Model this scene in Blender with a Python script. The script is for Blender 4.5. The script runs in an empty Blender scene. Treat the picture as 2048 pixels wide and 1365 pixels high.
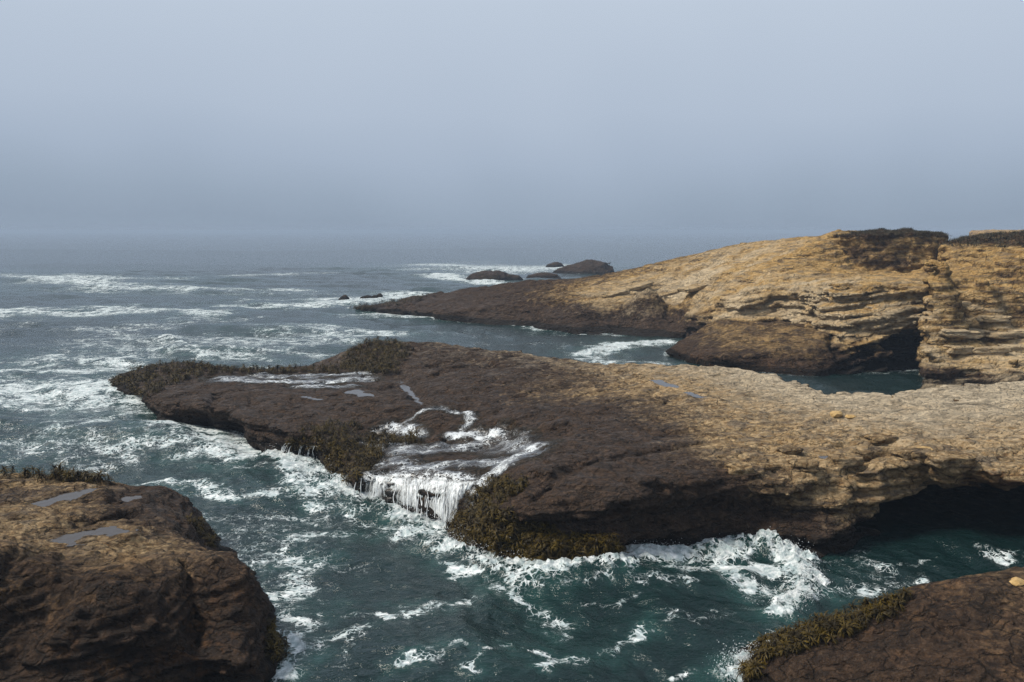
import bpy, math, random
import numpy as np
from mathutils import Vector
from mathutils.bvhtree import BVHTree

R = math.radians
scene = bpy.context.scene
col = scene.collection
rng = np.random.default_rng(7)
random.seed(7)

# ------------------------------------------------------------------ camera
F, HC, HOR = 1700.0, 14.0, 462.0          # focal length in photo pixels, eye height (m), horizon row
PITCH = math.atan((682.5 - HOR) / F)
cam_d = bpy.data.cameras.new('camera')
cam_d.sensor_width = 36.0
cam_d.lens = F / 2048 * 36
cam_d.clip_start = 0.1
cam_d.clip_end = 20000
cam = bpy.data.objects.new('camera', cam_d)
cam.location = (0, 0, HC)
cam.rotation_euler = (math.pi / 2 - PITCH, 0, 0)
col.objects.link(cam)
scene.camera = cam

# ------------------------------------------------------------------ sky, sun, exposure
SUN_EL, SUN_AZ = R(50), R(-94)            # azimuth from +Y towards +X
w = bpy.data.worlds.new('World')
scene.world = w
w.use_nodes = True
nt = w.node_tree
nt.nodes.clear()
n_out = nt.nodes.new('ShaderNodeOutputWorld')
n_bg = nt.nodes.new('ShaderNodeBackground')
n_tc = nt.nodes.new('ShaderNodeTexCoord')
n_sep = nt.nodes.new('ShaderNodeSeparateXYZ')
n_ramp = nt.nodes.new('ShaderNodeValToRGB')
n_no = nt.nodes.new('ShaderNodeTexNoise')
n_mul = nt.nodes.new('ShaderNodeMath'); n_mul.operation = 'MULTIPLY_ADD'
n_no.inputs['Scale'].default_value = 1.7
n_no.inputs['Detail'].default_value = 3
n_mul.inputs[1].default_value = 0.22
nt.links.new(n_tc.outputs['Generated'], n_no.inputs['Vector'])
nt.links.new(n_tc.outputs['Generated'], n_sep.inputs[0])
nt.links.new(n_no.outputs['Fac'], n_mul.inputs[0])
n_sub = nt.nodes.new('ShaderNodeMath'); n_sub.operation = 'ADD'; n_sub.inputs[1].default_value = -0.11
nt.links.new(n_sep.outputs['Z'], n_mul.inputs[2])
nt.links.new(n_mul.outputs[0], n_sub.inputs[0])
nt.links.new(n_sub.outputs[0], n_ramp.inputs[0])
cr = n_ramp.color_ramp
stops = [(0.0, (0.285, 0.355, 0.450)), (0.03, (0.315, 0.390, 0.490)), (0.08, (0.385, 0.465, 0.580)), (0.13, (0.440, 0.520, 0.635)),
         (0.28, (0.525, 0.605, 0.715)), (0.60, (0.52, 0.59, 0.69)), (1.0, (0.50, 0.56, 0.66))]
while len(cr.elements) < len(stops):
    cr.elements.new(0.5)
for e, (p, c) in zip(cr.elements, stops):
    e.position = p
    e.color = (*c, 1)
nt.links.new(n_ramp.outputs[0], n_bg.inputs['Color'])
n_bg.inputs['Strength'].default_value = 1.0
nt.links.new(n_bg.outputs[0], n_out.inputs['Surface'])

sun_d = bpy.data.lights.new('sun', 'SUN')
sun_d.energy = 4.7
sun_d.angle = R(16)
sun_d.color = (1.0, 0.93, 0.82)
sun = bpy.data.objects.new('sun', sun_d)
sv = Vector((math.sin(SUN_AZ) * math.cos(SUN_EL), math.cos(SUN_AZ) * math.cos(SUN_EL), math.sin(SUN_EL)))
sun.rotation_euler = sv.to_track_quat('Z', 'Y').to_euler()
sun.location = (0, 60, 80)
col.objects.link(sun)

vs = scene.view_settings
vs.view_transform = 'Standard'
vs.look = 'None'
vs.exposure = 0.0
vs.gamma = 1.0
vs.use_curve_mapping = False
scene.cycles.volume_bounces = 0
scene.cycles.max_bounces = 4
scene.cycles.diffuse_bounces = 2
scene.cycles.glossy_bounces = 2
scene.cycles.adaptive_threshold = 0.02
scene.cycles.transparent_max_bounces = 8
scene.cycles.use_denoising = True
scene.cycles.denoising_prefilter = 'FAST'
scene.cycles.sample_clamp_indirect = 4.0

# ------------------------------------------------------------------ pixel to place
_cp, _sp = math.cos(PITCH), math.sin(PITCH)
def raydir(px, py):
    cx = (px - 1024) / F
    cy = (682.5 - py) / F
    return (cx, _cp + cy * _sp, -_sp + cy * _cp)
def P(px, py, z=0.0):
    d = raydir(px, py)
    t = (z - HC) / d[2]
    return (d[0] * t, d[1] * t, z)
def P2(*a):
    return P(*a)[:2]
def project(v):
    """world points (n,3) -> photo pixels"""
    v = np.asarray(v)
    x, y, z = v[:, 0], v[:, 1], v[:, 2] - HC
    dep = y * _cp - z * _sp
    up = y * _sp + z * _cp
    return 1024 + F * x / dep, 682.5 - F * up / dep

# ------------------------------------------------------------------ noise (vectorised gradient noise)
from concurrent.futures import ThreadPoolExecutor
POOL = ThreadPoolExecutor(4)
CH = 16384
_perm = np.random.default_rng(3).permutation(256).astype(np.int32)
_perm = np.concatenate([_perm, _perm])
_gr = np.random.default_rng(5).normal(size=(256, 3))
_gr = (_gr / np.linalg.norm(_gr, axis=1)[:, None]).astype(np.float32)
def pnoise(p):
    p = np.asarray(p, np.float32)
    if len(p) <= CH:
        return _pn(p)
    return np.concatenate(list(POOL.map(_pn, [p[k:k + CH] for k in range(0, len(p), CH)])))
def _pn(p):
    i = np.floor(p).astype(np.int32)
    f = p - i
    i &= 255
    u = f * f * f * (f * (f * 6 - 15) + 10)
    out = np.zeros(len(p), np.float32)
    for dx in (0, 1):
        wx = u[:, 0] if dx else 1 - u[:, 0]
        ax = _perm[(i[:, 0] + dx) & 255]
        for dy in (0, 1):
            wy = u[:, 1] if dy else 1 - u[:, 1]
            ay = _perm[ax + ((i[:, 1] + dy) & 255)]
            for dz in (0, 1):
                wz = u[:, 2] if dz else 1 - u[:, 2]
                g = _gr[_perm[ay + ((i[:, 2] + dz) & 255)]]
                out += wx * wy * wz * (g[:, 0] * (f[:, 0] - dx) + g[:, 1] * (f[:, 1] - dy) + g[:, 2] * (f[:, 2] - dz))
    return out * 1.5
def fbm(p, octs=4, gain=0.5, lac=2.03):
    p = np.asarray(p, np.float32)
    a, s = 1.0, np.zeros(len(p), np.float32)
    for k in range(octs):
        s += a * pnoise(p + 17.3 * k)
        a *= gain
        p = p * lac
    return s
def ridged(p, octs=3):
    p = np.asarray(p, np.float32)
    a, s = 1.0, np.zeros(len(p), np.float32)
    for k in range(octs):
        s += a * (1 - 2 * np.abs(pnoise(p + 31.7 * k)))
        a *= 0.5
        p = p * 2.1
    return s
def sstep(a, b, x):
    t = np.clip((x - a) / (b - a), 0, 1)
    return t * t * (3 - 2 * t)
def pts3(x, y, z=0.0):
    x = np.asarray(x, np.float32).ravel()
    y = np.asarray(y, np.float32).ravel()
    return np.stack([x, y, np.broadcast_to(np.asarray(z, np.float32).ravel() if np.ndim(z) else np.float32(z), x.shape)], 1)

# ------------------------------------------------------------------ plane geometry helpers
def poly_sd(poly, x, y):
    """signed distance (negative inside) to a closed polygon"""
    sh = x.shape
    x = x.ravel().astype(np.float32); y = y.ravel().astype(np.float32)
    d2 = np.full(x.shape, 1e12, np.float32)
    inside = np.zeros(x.shape, bool)
    n = len(poly)
    for k in range(n):
        ax, ay = poly[k]
        bx, by = poly[(k + 1) % n]
        ex, ey = bx - ax, by - ay
        px, py = x - ax, y - ay
        t = np.clip((px * ex + py * ey) / (ex * ex + ey * ey + 1e-9), 0, 1)
        d2 = np.minimum(d2, (px - t * ex) ** 2 + (py - t * ey) ** 2)
        c = (ay > y) != (by > y)
        if abs(ey) > 1e-9:
            inside ^= c & (x < ex * (y - ay) / ey + ax)
    d = np.sqrt(d2)
    return np.where(inside, -d, d).reshape(sh)
def line_d(pts, x, y):
    """distance to an open polyline"""
    d2 = np.full(x.shape, 1e12, np.float32)
    if len(pts) == 1:
        return np.hypot(x - pts[0][0], y - pts[0][1])
    for (ax, ay), (bx, by) in zip(pts[:-1], pts[1:]):
        ex, ey = bx - ax, by - ay
        px, py = x - ax, y - ay
        t = np.clip((px * ex + py * ey) / (ex * ex + ey * ey + 1e-9), 0, 1)
        d2 = np.minimum(d2, (px - t * ex) ** 2 + (py - t * ey) ** 2)
    return np.sqrt(d2)
def rbf(pts, c=2.0, smooth=0.02):
    p = np.array([q[:2] for q in pts], float)
    v = np.array([q[2] for q in pts], float)
    D = np.sqrt(((p[:, None] - p[None]) ** 2).sum(-1) + c * c)
    n = len(p)
    A = np.zeros((n + 1, n + 1))
    A[:n, :n] = -D - 0 * np.eye(n)
    A[:n, :n] -= smooth * np.eye(n) * -1
    A[:n, n] = 1
    A[n, :n] = 1
    sol = np.linalg.solve(A, np.append(v, 0))
    wts, k = sol[:n], sol[n]
    def f(x, y):
        sh = x.shape
        out = np.full(x.size, k, np.float32)
        xr, yr = x.ravel(), y.ravel()
        for (ax, ay), wi in zip(p, wts):
            out -= np.float32(wi) * np.sqrt((xr - ax) ** 2 + (yr - ay) ** 2 + c * c).astype(np.float32)
        return out.reshape(sh)
    return f

# ------------------------------------------------------------------ iso-surface to mesh
def surface_nets(f, org, h):
    s = f < 0
    c = np.zeros(tuple(n - 1 for n in f.shape), np.int8)
    corners = [(a, b, d) for a in (0, 1) for b in (0, 1) for d in (0, 1)]
    sl = lambda o, n: slice(o, n - 1 + o)
    X, Y, Z = f.shape
    for a, b, d in corners:
        c += s[sl(a, X), sl(b, Y), sl(d, Z)]
    ci = np.argwhere((c > 0) & (c < 8))
    vid = np.full(c.shape, -1, np.int64)
    vid[tuple(ci.T)] = np.arange(len(ci))
    val = {o: f[ci[:, 0] + o[0], ci[:, 1] + o[1], ci[:, 2] + o[2]] for o in corners}
    acc = np.zeros((len(ci), 3)); cnt = np.zeros(len(ci))
    for o in corners:
        for ax in range(3):
            if o[ax]:
                continue
            q = list(o); q[ax] = 1; q = tuple(q)
            a, b = val[o], val[q]
            m = (a < 0) != (b < 0)
            t = a / np.where(m, a - b, 1)
            pt = np.tile(np.array(o, float), (len(ci), 1))
            pt[:, ax] = t
            acc += np.where(m[:, None], pt, 0)
            cnt += m
    v = (ci + acc / cnt[:, None]) * h + np.array(org)
    quads = []
    for ax in range(3):
        u, w_ = (ax + 1) % 3, (ax + 2) % 3
        n = list(f.shape)
        lo = [slice(0, n[k]) for k in range(3)]; hi = list(lo)
        lo[ax] = slice(0, n[ax] - 1); hi[ax] = slice(1, n[ax])
        A, B = s[tuple(lo)], s[tuple(hi)]
        e = np.argwhere(A != B)
        ok = (e[:, u] > 0) & (e[:, w_] > 0) & (e[:, u] < n[u] - 1) & (e[:, w_] < n[w_] - 1)
        e = e[ok]
        fl = A[tuple(e.T)]
        def at(du, dw):
            q = e.copy(); q[:, u] += du; q[:, w_] += dw
            return vid[tuple(q.T)]
        q = np.stack([at(-1, -1), at(0, -1), at(0, 0), at(-1, 0)], 1)
        q[~fl] = q[~fl][:, ::-1]
        quads.append(q)
    return v, np.concatenate(quads)
def compact(v, q):
    used = np.unique(q)
    m = np.full(len(v), -1, np.int64)
    m[used] = np.arange(len(used))
    return v[used], m[q]
def subdivide(v, q):
    e = np.stack([q, np.roll(q, -1, 1)], 2).reshape(-1, 2)
    es = np.sort(e, 1)
    key = es[:, 0] * len(v) + es[:, 1]
    uq, inv = np.unique(key, return_inverse=True)
    a, b = uq // len(v), uq % len(v)
    em = (v[a] + v[b]) / 2
    fc = v[q].mean(1)
    n0, n1 = len(v), len(v) + len(em)
    ei = (inv + n0).reshape(-1, 4)
    fi = np.arange(len(q)) + n1
    V = np.concatenate([v, em, fc])
    Q = np.concatenate([np.stack([q[:, k], ei[:, k], fi, ei[:, (k + 3) % 4]], 1) for k in range(4)])
    return V, Q
def vnormals(v, q):
    n = np.cross(v[q[:, 2]] - v[q[:, 0]], v[q[:, 3]] - v[q[:, 1]])
    N = np.zeros_like(v)
    for ax in range(3):
        for k in range(4):
            N[:, ax] += np.bincount(q[:, k], n[:, ax], len(v))
    return N / (np.linalg.norm(N, axis=1)[:, None] + 1e-12)
def np_mesh(name, v, q, attrs=None, smooth=True):
    me = bpy.data.meshes.new(name)
    v = np.asarray(v, np.float32); q = np.asarray(q, np.int32)
    k = q.shape[1]
    me.vertices.add(len(v)); me.vertices.foreach_set('co', v.ravel())
    me.loops.add(q.size); me.loops.foreach_set('vertex_index', q.ravel())
    me.polygons.add(len(q))
    me.polygons.foreach_set('loop_start', np.arange(len(q), dtype=np.int32) * k)
    me.update(calc_edges=True)
    me.polygons.foreach_set('use_smooth', np.full(len(q), smooth))
    for an, av in (attrs or {}).items():
        at = me.attributes.new(an, 'FLOAT', 'POINT')
        at.data.foreach_set('value', np.asarray(av, np.float32))
    me.validate()
    return me
def obj(name, me, mat=None, parent=None):
    o = bpy.data.objects.new(name, me)
    col.objects.link(o)
    if mat:
        if not me.materials:
            me.materials.append(mat)
    o.parent = parent
    return o
def tag(o, label=None, cat=None, group=None, kind=None):
    for k, x in (('label', label), ('category', cat), ('group', group), ('kind', kind)):
        if x:
            o[k] = x
    return o
def empty(name, loc=(0, 0, 0)):
    o = bpy.data.objects.new(name, None)
    o.location = loc
    o.empty_display_size = 0.5
    col.objects.link(o)
    return o

# ------------------------------------------------------------------ materials
class NT:
    def __init__(s, name):
        s.m = bpy.data.materials.new(name); s.m.use_nodes = True
        s.t = s.m.node_tree; s.t.nodes.clear()
        s.out = s.t.nodes.new('ShaderNodeOutputMaterial')
    def n(s, typ, **kw):
        x = s.t.nodes.new(typ)
        for k, v in kw.items():
            if k.startswith('i_'):
                key = k[2:].replace('_', ' ')
                x.inputs[key].default_value = v
            else:
                setattr(x, k, v)
        return x
    def l(s, a, b):
        s.t.links.new(a, b)
    def math(s, op, a, b=None, c=None, clamp=False):
        x = s.t.nodes.new('ShaderNodeMath'); x.operation = op; x.use_clamp = clamp
        for i, q in enumerate((a, b, c)):
            if q is None: continue
            if isinstance(q, (int, float)): x.inputs[i].default_value = q
            else: s.l(q, x.inputs[i])
        return x.outputs[0]
    def ss(s, a, b, x):
        r = s.t.nodes.new('ShaderNodeMapRange'); r.interpolation_type = 'SMOOTHSTEP'
        for key, q in (('Value', x), ('From Min', a), ('From Max', b)):
            if isinstance(q, (int, float)): r.inputs[key].default_value = q
            else: s.l(q, r.inputs[key])
        return r.outputs['Result']
    def mix(s, fac, a, b):
        x = s.t.nodes.new('ShaderNodeMix'); x.data_type = 'RGBA'
        for i, q in ((0, fac), (6, a), (7, b)):
            if isinstance(q, (int, float)): x.inputs[i].default_value = q
            elif isinstance(q, tuple): x.inputs[i].default_value = (*q, 1)
            else: s.l(q, x.inputs[i])
        return x.outputs[2]
    def attr(s, name):
        return s.n('ShaderNodeAttribute', attribute_name=name).outputs['Fac']
    def noise(s, vec, scale, detail=4, rough=0.55, dist=0.0):
        x = s.n('ShaderNodeTexNoise')
        x.inputs['Scale'].default_value = scale; x.inputs['Detail'].default_value = detail
        x.inputs['Roughness'].default_value = rough; x.inputs['Distortion'].default_value = dist
        s.l(vec, x.inputs['Vector'])
        return x.outputs['Fac']
    def mapping(s, vec, scale=(1, 1, 1), rot=(0, 0, 0)):
        x = s.n('ShaderNodeMapping')
        x.inputs['Scale'].default_value = scale; x.inputs['Rotation'].default_value = rot
        s.l(vec, x.inputs['Vector'])
        return x.outputs[0]
    def voro(s, vec, scale, feature='DISTANCE_TO_EDGE'):
        x = s.n('ShaderNodeTexVoronoi', feature=feature)
        x.inputs['Scale'].default_value = scale
        s.l(vec, x.inputs['Vector'])
        return x.outputs['Distance']
    def warp(s, vec, scale, amt):
        x = s.n('ShaderNodeTexNoise'); x.inputs['Scale'].default_value = scale; x.inputs['Detail'].default_value = 3
        s.l(vec, x.inputs['Vector'])
        a = s.n('ShaderNodeVectorMath', operation='MULTIPLY_ADD')
        s.l(x.outputs['Color'], a.inputs[0]); a.inputs[1].default_value = (amt, amt, amt); s.l(vec, a.inputs[2])
        return a.outputs[0]
    def bump(s, h, strength, dist, normal=None):
        b = s.n('ShaderNodeBump'); b.inputs['Strength'].default_value = strength; b.inputs['Distance'].default_value = dist
        s.l(h, b.inputs['Height'])
        if normal is not None: s.l(normal, b.inputs['Normal'])
        return b.outputs[0]

def lace(t, vec, amount, s1, s2):
    """foam lace: thin cell walls where the amount is low, solid white where it is high"""
    wv = t.warp(vec, 0.9, 1.1)
    wv2 = t.warp(wv, 3.2, 0.42)
    e1 = t.math('MULTIPLY', t.math('ABSOLUTE', t.math('SUBTRACT', t.noise(t.warp(vec, 0.8, 0.9), s1 * 0.85, 5, 0.58, 0.9), 0.5)), 2.2)
    e2 = t.voro(wv2, s2)
    patch = t.ss(0.30, 0.70, t.noise(vec, 0.55, 5, 0.62, 0.4))
    a = t.math('MULTIPLY', amount, t.math('MULTIPLY_ADD', patch, 1.05, 0.38))
    w1 = t.math('MULTIPLY', t.math('POWER', a, 2.0), 0.34)
    w2 = t.math('MULTIPLY', t.math('POWER', a, 2.4), 0.42)
    m1 = t.math('SUBTRACT', 1.0, t.ss(t.math('MULTIPLY', w1, 0.1), t.math('MULTIPLY_ADD', w1, 1.25, 0.004), e1))
    m2 = t.math('SUBTRACT', 1.0, t.ss(t.math('MULTIPLY', w2, 0.1), t.math('MULTIPLY_ADD', w2, 1.25, 0.004), e2))
    m = t.math('MAXIMUM', m1, m2)
    brk = t.noise(vec, 1.9, 5, 0.7, 0.6)
    m = t.math('MULTIPLY', m, t.ss(t.math('SUBTRACT', 0.54, t.math('MULTIPLY', a, 0.52)), t.math('SUBTRACT', 0.78, t.math('MULTIPLY', a, 0.48)), brk))
    fine = t.noise(vec, 11.0, 4, 0.75)
    m = t.math('MULTIPLY', m, t.ss(0.25, 0.52, t.math('ADD', fine, t.math('MULTIPLY', a, 0.16))))
    spk = t.math('SUBTRACT', 0.76, t.math('MULTIPLY', a, 0.20))
    m = t.math('MAXIMUM', m, t.math('MULTIPLY', t.ss(spk, t.math('ADD', spk, 0.06), fine), 0.8))
    return t.math('MULTIPLY', m, t.ss(0.03, 0.2, a), clamp=True)

def mat_sea():
    t = NT('sea_water')
    geo = t.n('ShaderNodeNewGeometry')
    pos = geo.outputs['Position']
    foam, aer = t.attr('foam'), t.attr('aer')
    m = lace(t, pos, foam, 1.15, 3.1)
    n1 = t.noise(pos, 0.25, 3)
    deep = t.mix(n1, (0.0027, 0.0105, 0.0108), (0.0052, 0.0180, 0.0180))
    body = t.mix(t.math('MULTIPLY', aer, t.ss(0.25, 0.8, t.noise(pos, 0.5, 4, 0.6))), deep, (0.016, 0.060, 0.054))
    white = t.mix(t.ss(0.36, 0.66, t.noise(t.warp(pos, 2.0, 0.5), 3.2, 6, 0.72)), (0.32, 0.40, 0.41), (0.74, 0.77, 0.77))
    c = t.mix(m, body, white)
    b = t.n('ShaderNodeBsdfPrincipled')
    t.l(c, b.inputs['Base Color'])
    t.l(t.math('MULTIPLY_ADD', m, 0.55, 0.09), b.inputs['Roughness'])
    b.inputs['IOR'].default_value = 1.333
    mp = t.mapping(pos, (1.0, 1.6, 1.0))
    r1 = t.noise(mp, 1.1, 5, 0.6, 0.3)
    r2 = t.noise(mp, 5.0, 3, 0.55, 0.2)
    h = t.math('ADD', t.math('MULTIPLY', r1, 0.24), t.math('MULTIPLY', r2, 0.036))
    h = t.math('ADD', h, t.math('MULTIPLY', t.math('MULTIPLY', t.noise(pos, 4.5, 5, 0.65), t.ss(0.6, 1.0, foam)), 0.22))
    t.l(t.bump(h, 1.0, 1.0), b.inputs['Normal'])
    t.l(b.outputs[0], t.out.inputs['Surface'])
    return t.m

def mat_rock(name, pit=1.0, flake=(0.75, 1.25, 1.6), crack=0.6, dark=(0.024, 0.015, 0.010), dark2=(0.086, 0.053, 0.033), gold=(0.27, 0.165, 0.072), gold2=(0.56, 0.41, 0.23),
             pale=(0.62, 0.515, 0.365), grey=(0.125, 0.105, 0.085), rust=(0.15, 0.065, 0.022), bed=(0.0, 0.18, 0.0), scale=1.0):
    t = NT(name)
    geo = t.n('ShaderNodeNewGeometry')
    pos = t.mapping(geo.outputs['Position'], (scale,) * 3)
    lay = t.mapping(pos, (0.35, 0.35, 2.6), bed)
    dry, pl, wet, ru = t.attr('dry'), t.attr('pale'), t.attr('wet'), t.attr('rust')
    nA = t.noise(pos, 0.8, 6, 0.62, 0.3)
    nB = t.noise(pos, 3.5, 6, 0.68)
    nC = t.noise(pos, 8.5, 4, 0.72)
    nL = t.noise(t.warp(lay, 1.0, 0.4), 2.2, 5, 0.62)
    dk = t.mix(t.ss(0.3, 0.72, nB), dark, dark2)
    dk = t.mix(t.math('MULTIPLY', t.ss(0.52, 0.72, nA), 0.35), dk, (0.085, 0.052, 0.034))
    dk = t.mix(t.math('MULTIPLY', t.ss(0.55, 0.68, nC), 0.55), dk, (0.125, 0.090, 0.064))
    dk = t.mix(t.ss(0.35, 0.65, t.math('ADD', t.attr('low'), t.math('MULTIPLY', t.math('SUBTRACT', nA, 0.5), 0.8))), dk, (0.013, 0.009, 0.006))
    gd = t.mix(t.ss(0.3, 0.7, nB), gold, gold2)
    gd = t.mix(t.math('MULTIPLY', t.ss(0.46, 0.64, nL), 0.72), gd, grey)
    gd = t.mix(t.math('MULTIPLY', t.ss(0.60, 0.72, nC), 0.5), gd, (0.055, 0.042, 0.03))
    gd = t.mix(t.math('MULTIPLY', t.ss(0.56, 0.68, t.noise(pos, 2.1, 5, 0.7, 0.5)), 0.38), gd, (0.25, 0.11, 0.03))
    pa = t.mix(t.ss(0.35, 0.7, nB), pale, tuple(x * 0.68 for x in pale))
    pa = t.mix(t.math('MULTIPLY', t.ss(0.50, 0.64, nL), 0.5), pa, tuple(x * 0.42 for x in pale))
    j = t.math('MULTIPLY', t.math('SUBTRACT', t.math('ADD', t.math('MULTIPLY', nA, 0.55), t.math('MULTIPLY', nB, 0.45)), 0.5), 1.5)
    c = t.mix(t.ss(0.14, 0.92, t.math('ADD', dry, t.math('MULTIPLY', j, 1.1))), dk, gd)
    c = t.mix(t.ss(0.12, 0.95, t.math('ADD', pl, t.math('MULTIPLY', j, 1.1))), c, pa)
    c = t.mix(t.math('MULTIPLY', t.ss(0.4, 0.75, t.math('ADD', ru, t.math('MULTIPLY', j, 0.9))), 0.75), c, rust)
    # flakes: plates of slightly different tone and height; cracks are darker and slightly sunken
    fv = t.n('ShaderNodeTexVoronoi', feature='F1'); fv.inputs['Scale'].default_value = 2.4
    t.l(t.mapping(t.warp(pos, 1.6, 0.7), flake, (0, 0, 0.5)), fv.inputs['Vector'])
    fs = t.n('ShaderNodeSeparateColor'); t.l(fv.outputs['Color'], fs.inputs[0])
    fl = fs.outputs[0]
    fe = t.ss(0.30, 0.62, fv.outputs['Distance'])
    ck = t.voro(t.mapping(t.warp(pos, 1.1, 1.3), (0.55, 1.2, 1.0), (0, 0, 0.65)), 0.6)
    crk = t.math('SUBTRACT', 1.0, t.ss(0.0, 0.03, ck))
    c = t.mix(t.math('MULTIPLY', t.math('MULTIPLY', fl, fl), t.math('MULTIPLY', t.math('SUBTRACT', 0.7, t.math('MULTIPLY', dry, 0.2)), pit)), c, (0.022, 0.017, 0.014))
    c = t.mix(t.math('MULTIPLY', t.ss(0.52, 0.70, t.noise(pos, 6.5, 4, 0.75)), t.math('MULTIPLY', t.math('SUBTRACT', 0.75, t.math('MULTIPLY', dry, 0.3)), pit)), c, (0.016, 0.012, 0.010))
    c = t.mix(t.math('MULTIPLY', crk, t.math('MULTIPLY', t.math('SUBTRACT', 1.0, t.math('MULTIPLY', pl, 0.75)), crack)), c, (0.012, 0.010, 0.008))
    b = t.n('ShaderNodeBsdfPrincipled')
    t.l(c, b.inputs['Base Color'])
    rgh = t.math('SUBTRACT', 0.92, t.math('MULTIPLY', t.math('MULTIPLY', wet, t.ss(0.35, 0.7, nA)), 0.45))
    t.l(rgh, b.inputs['Roughness'])
    t.l(t.math('MULTIPLY_ADD', wet, 0.12, 0.05), b.inputs['Specular IOR Level'])
    h = t.math('MULTIPLY', nB, 0.30)
    h = t.math('ADD', h, t.math('MULTIPLY', nC, 0.09))
    h = t.math('ADD', h, t.math('MULTIPLY', nL, 0.26))
    h = t.math('ADD', h, t.math('MULTIPLY', t.math('SUBTRACT', fl, t.math('MULTIPLY', fe, 0.9)), 0.15))
    h = t.math('SUBTRACT', h, t.math('MULTIPLY', crk, 0.08))
    t.l(t.bump(h, 1.0, 1.0 / scale), b.inputs['Normal'])
    t.l(b.outputs[0], t.out.inputs['Surface'])
    return t.m

def mat_simple(name, c1, c2, scale=4.0, rough=0.6, bump=0.0, spec=0.4):
    t = NT(name)
    geo = t.n('ShaderNodeNewGeometry')
    nz = t.noise(geo.outputs['Position'], scale, 4, 0.6)
    b = t.n('ShaderNodeBsdfPrincipled')
    t.l(t.mix(t.ss(0.3, 0.7, nz), c1, c2), b.inputs['Base Color'])
    b.inputs['Roughness'].default_value = rough
    b.inputs['Specular IOR Level'].default_value = spec
    if bump:
        t.l(t.bump(nz, 1.0, bump), b.inputs['Normal'])
    t.l(b.outputs[0], t.out.inputs['Surface'])
    return t.m

def mat_wash():
    t = NT('wash_foam')
    geo = t.n('ShaderNodeNewGeometry')
    pos = geo.outputs['Position']
    m = lace(t, pos, t.attr('foam'), 1.9, 5.0)
    b = t.n('ShaderNodeBsdfPrincipled')
    b.inputs['Base Color'].default_value = (0.70, 0.74, 0.76, 1)
    b.inputs['Roughness'].default_value = 0.5
    film = t.n('ShaderNodeBsdfGlossy'); film.inputs['Roughness'].default_value = 0.3
    tr = t.n('ShaderNodeBsdfTransparent')
    tr.inputs['Color'].default_value = (0.86, 0.90, 0.90, 1)
    fr = t.n('ShaderNodeFresnel'); fr.inputs['IOR'].default_value = 1.33
    t.l(t.bump(t.noise(pos, 5.0, 4, 0.6), 1.0, 0.05), fr.inputs['Normal'])
    m0 = t.n('ShaderNodeMixShader'); t.l(t.math('MULTIPLY', fr.outputs[0], t.ss(0.1, 0.45, t.attr('foam'))), m0.inputs[0]); t.l(tr.outputs[0], m0.inputs[1]); t.l(film.outputs[0], m0.inputs[2])
    mx = t.n('ShaderNodeMixShader'); t.l(t.math('MULTIPLY', m, 0.82), mx.inputs[0]); t.l(m0.outputs[0], mx.inputs[1]); t.l(b.outputs[0], mx.inputs[2])
    t.l(mx.outputs[0], t.out.inputs['Surface'])
    return t.m

def mat_pool():
    t = NT('pool_water')
    geo = t.n('ShaderNodeNewGeometry')
    b = t.n('ShaderNodeBsdfPrincipled')
    b.inputs['Base Color'].default_value = (0.045, 0.036, 0.030, 1)
    b.inputs['Roughness'].default_value = 0.06
    b.inputs['IOR'].default_value = 1.333
    t.l(t.bump(t.noise(geo.outputs['Position'], 3.0, 3), 1.0, 0.012), b.inputs['Normal'])
    t.l(b.outputs[0], t.out.inputs['Surface'])
    return t.m

def mat_kelp():
    t = NT('kelp_blade')
    oi = t.n('ShaderNodeObjectInfo')
    geo = t.n('ShaderNodeNewGeometry')
    nz = t.noise(geo.outputs['Position'], 2.5, 3)
    f = t.ss(0.3, 0.7, nz)
    tip = t.attr('tip')
    c = t.mix(f, (0.009, 0.0065, 0.001), (0.100, 0.066, 0.006))
    c = t.mix(tip, (0.016, 0.011, 0.004), c)
    b = t.n('ShaderNodeBsdfPrincipled')
    t.l(c, b.inputs['Base Color'])
    b.inputs['Roughness'].default_value = 0.5
    b.inputs['Specular IOR Level'].default_value = 0.12
    t.l(b.outputs[0], t.out.inputs['Surface'])
    return t.m

M_SEA, M_WASH, M_POOL, M_KELP = mat_sea(), mat_wash(), mat_pool(), mat_kelp()
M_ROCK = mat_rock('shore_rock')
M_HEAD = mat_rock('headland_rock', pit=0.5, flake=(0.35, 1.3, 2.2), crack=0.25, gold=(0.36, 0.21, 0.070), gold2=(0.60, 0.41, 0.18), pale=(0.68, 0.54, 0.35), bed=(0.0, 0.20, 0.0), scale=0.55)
M_WHITE = mat_simple('falling_water', (0.62, 0.67, 0.69), (0.88, 0.90, 0.91), 6.0, 0.35, 0.02)
M_SCRUB = mat_simple('dark_scrub', (0.022, 0.019, 0.010), (0.060, 0.048, 0.024), 1.5, 0.9)
M_STONE = mat_simple('ochre_stone', (0.30, 0.19, 0.07), (0.46, 0.31, 0.13), 5.0, 0.9, 0.06)

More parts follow.
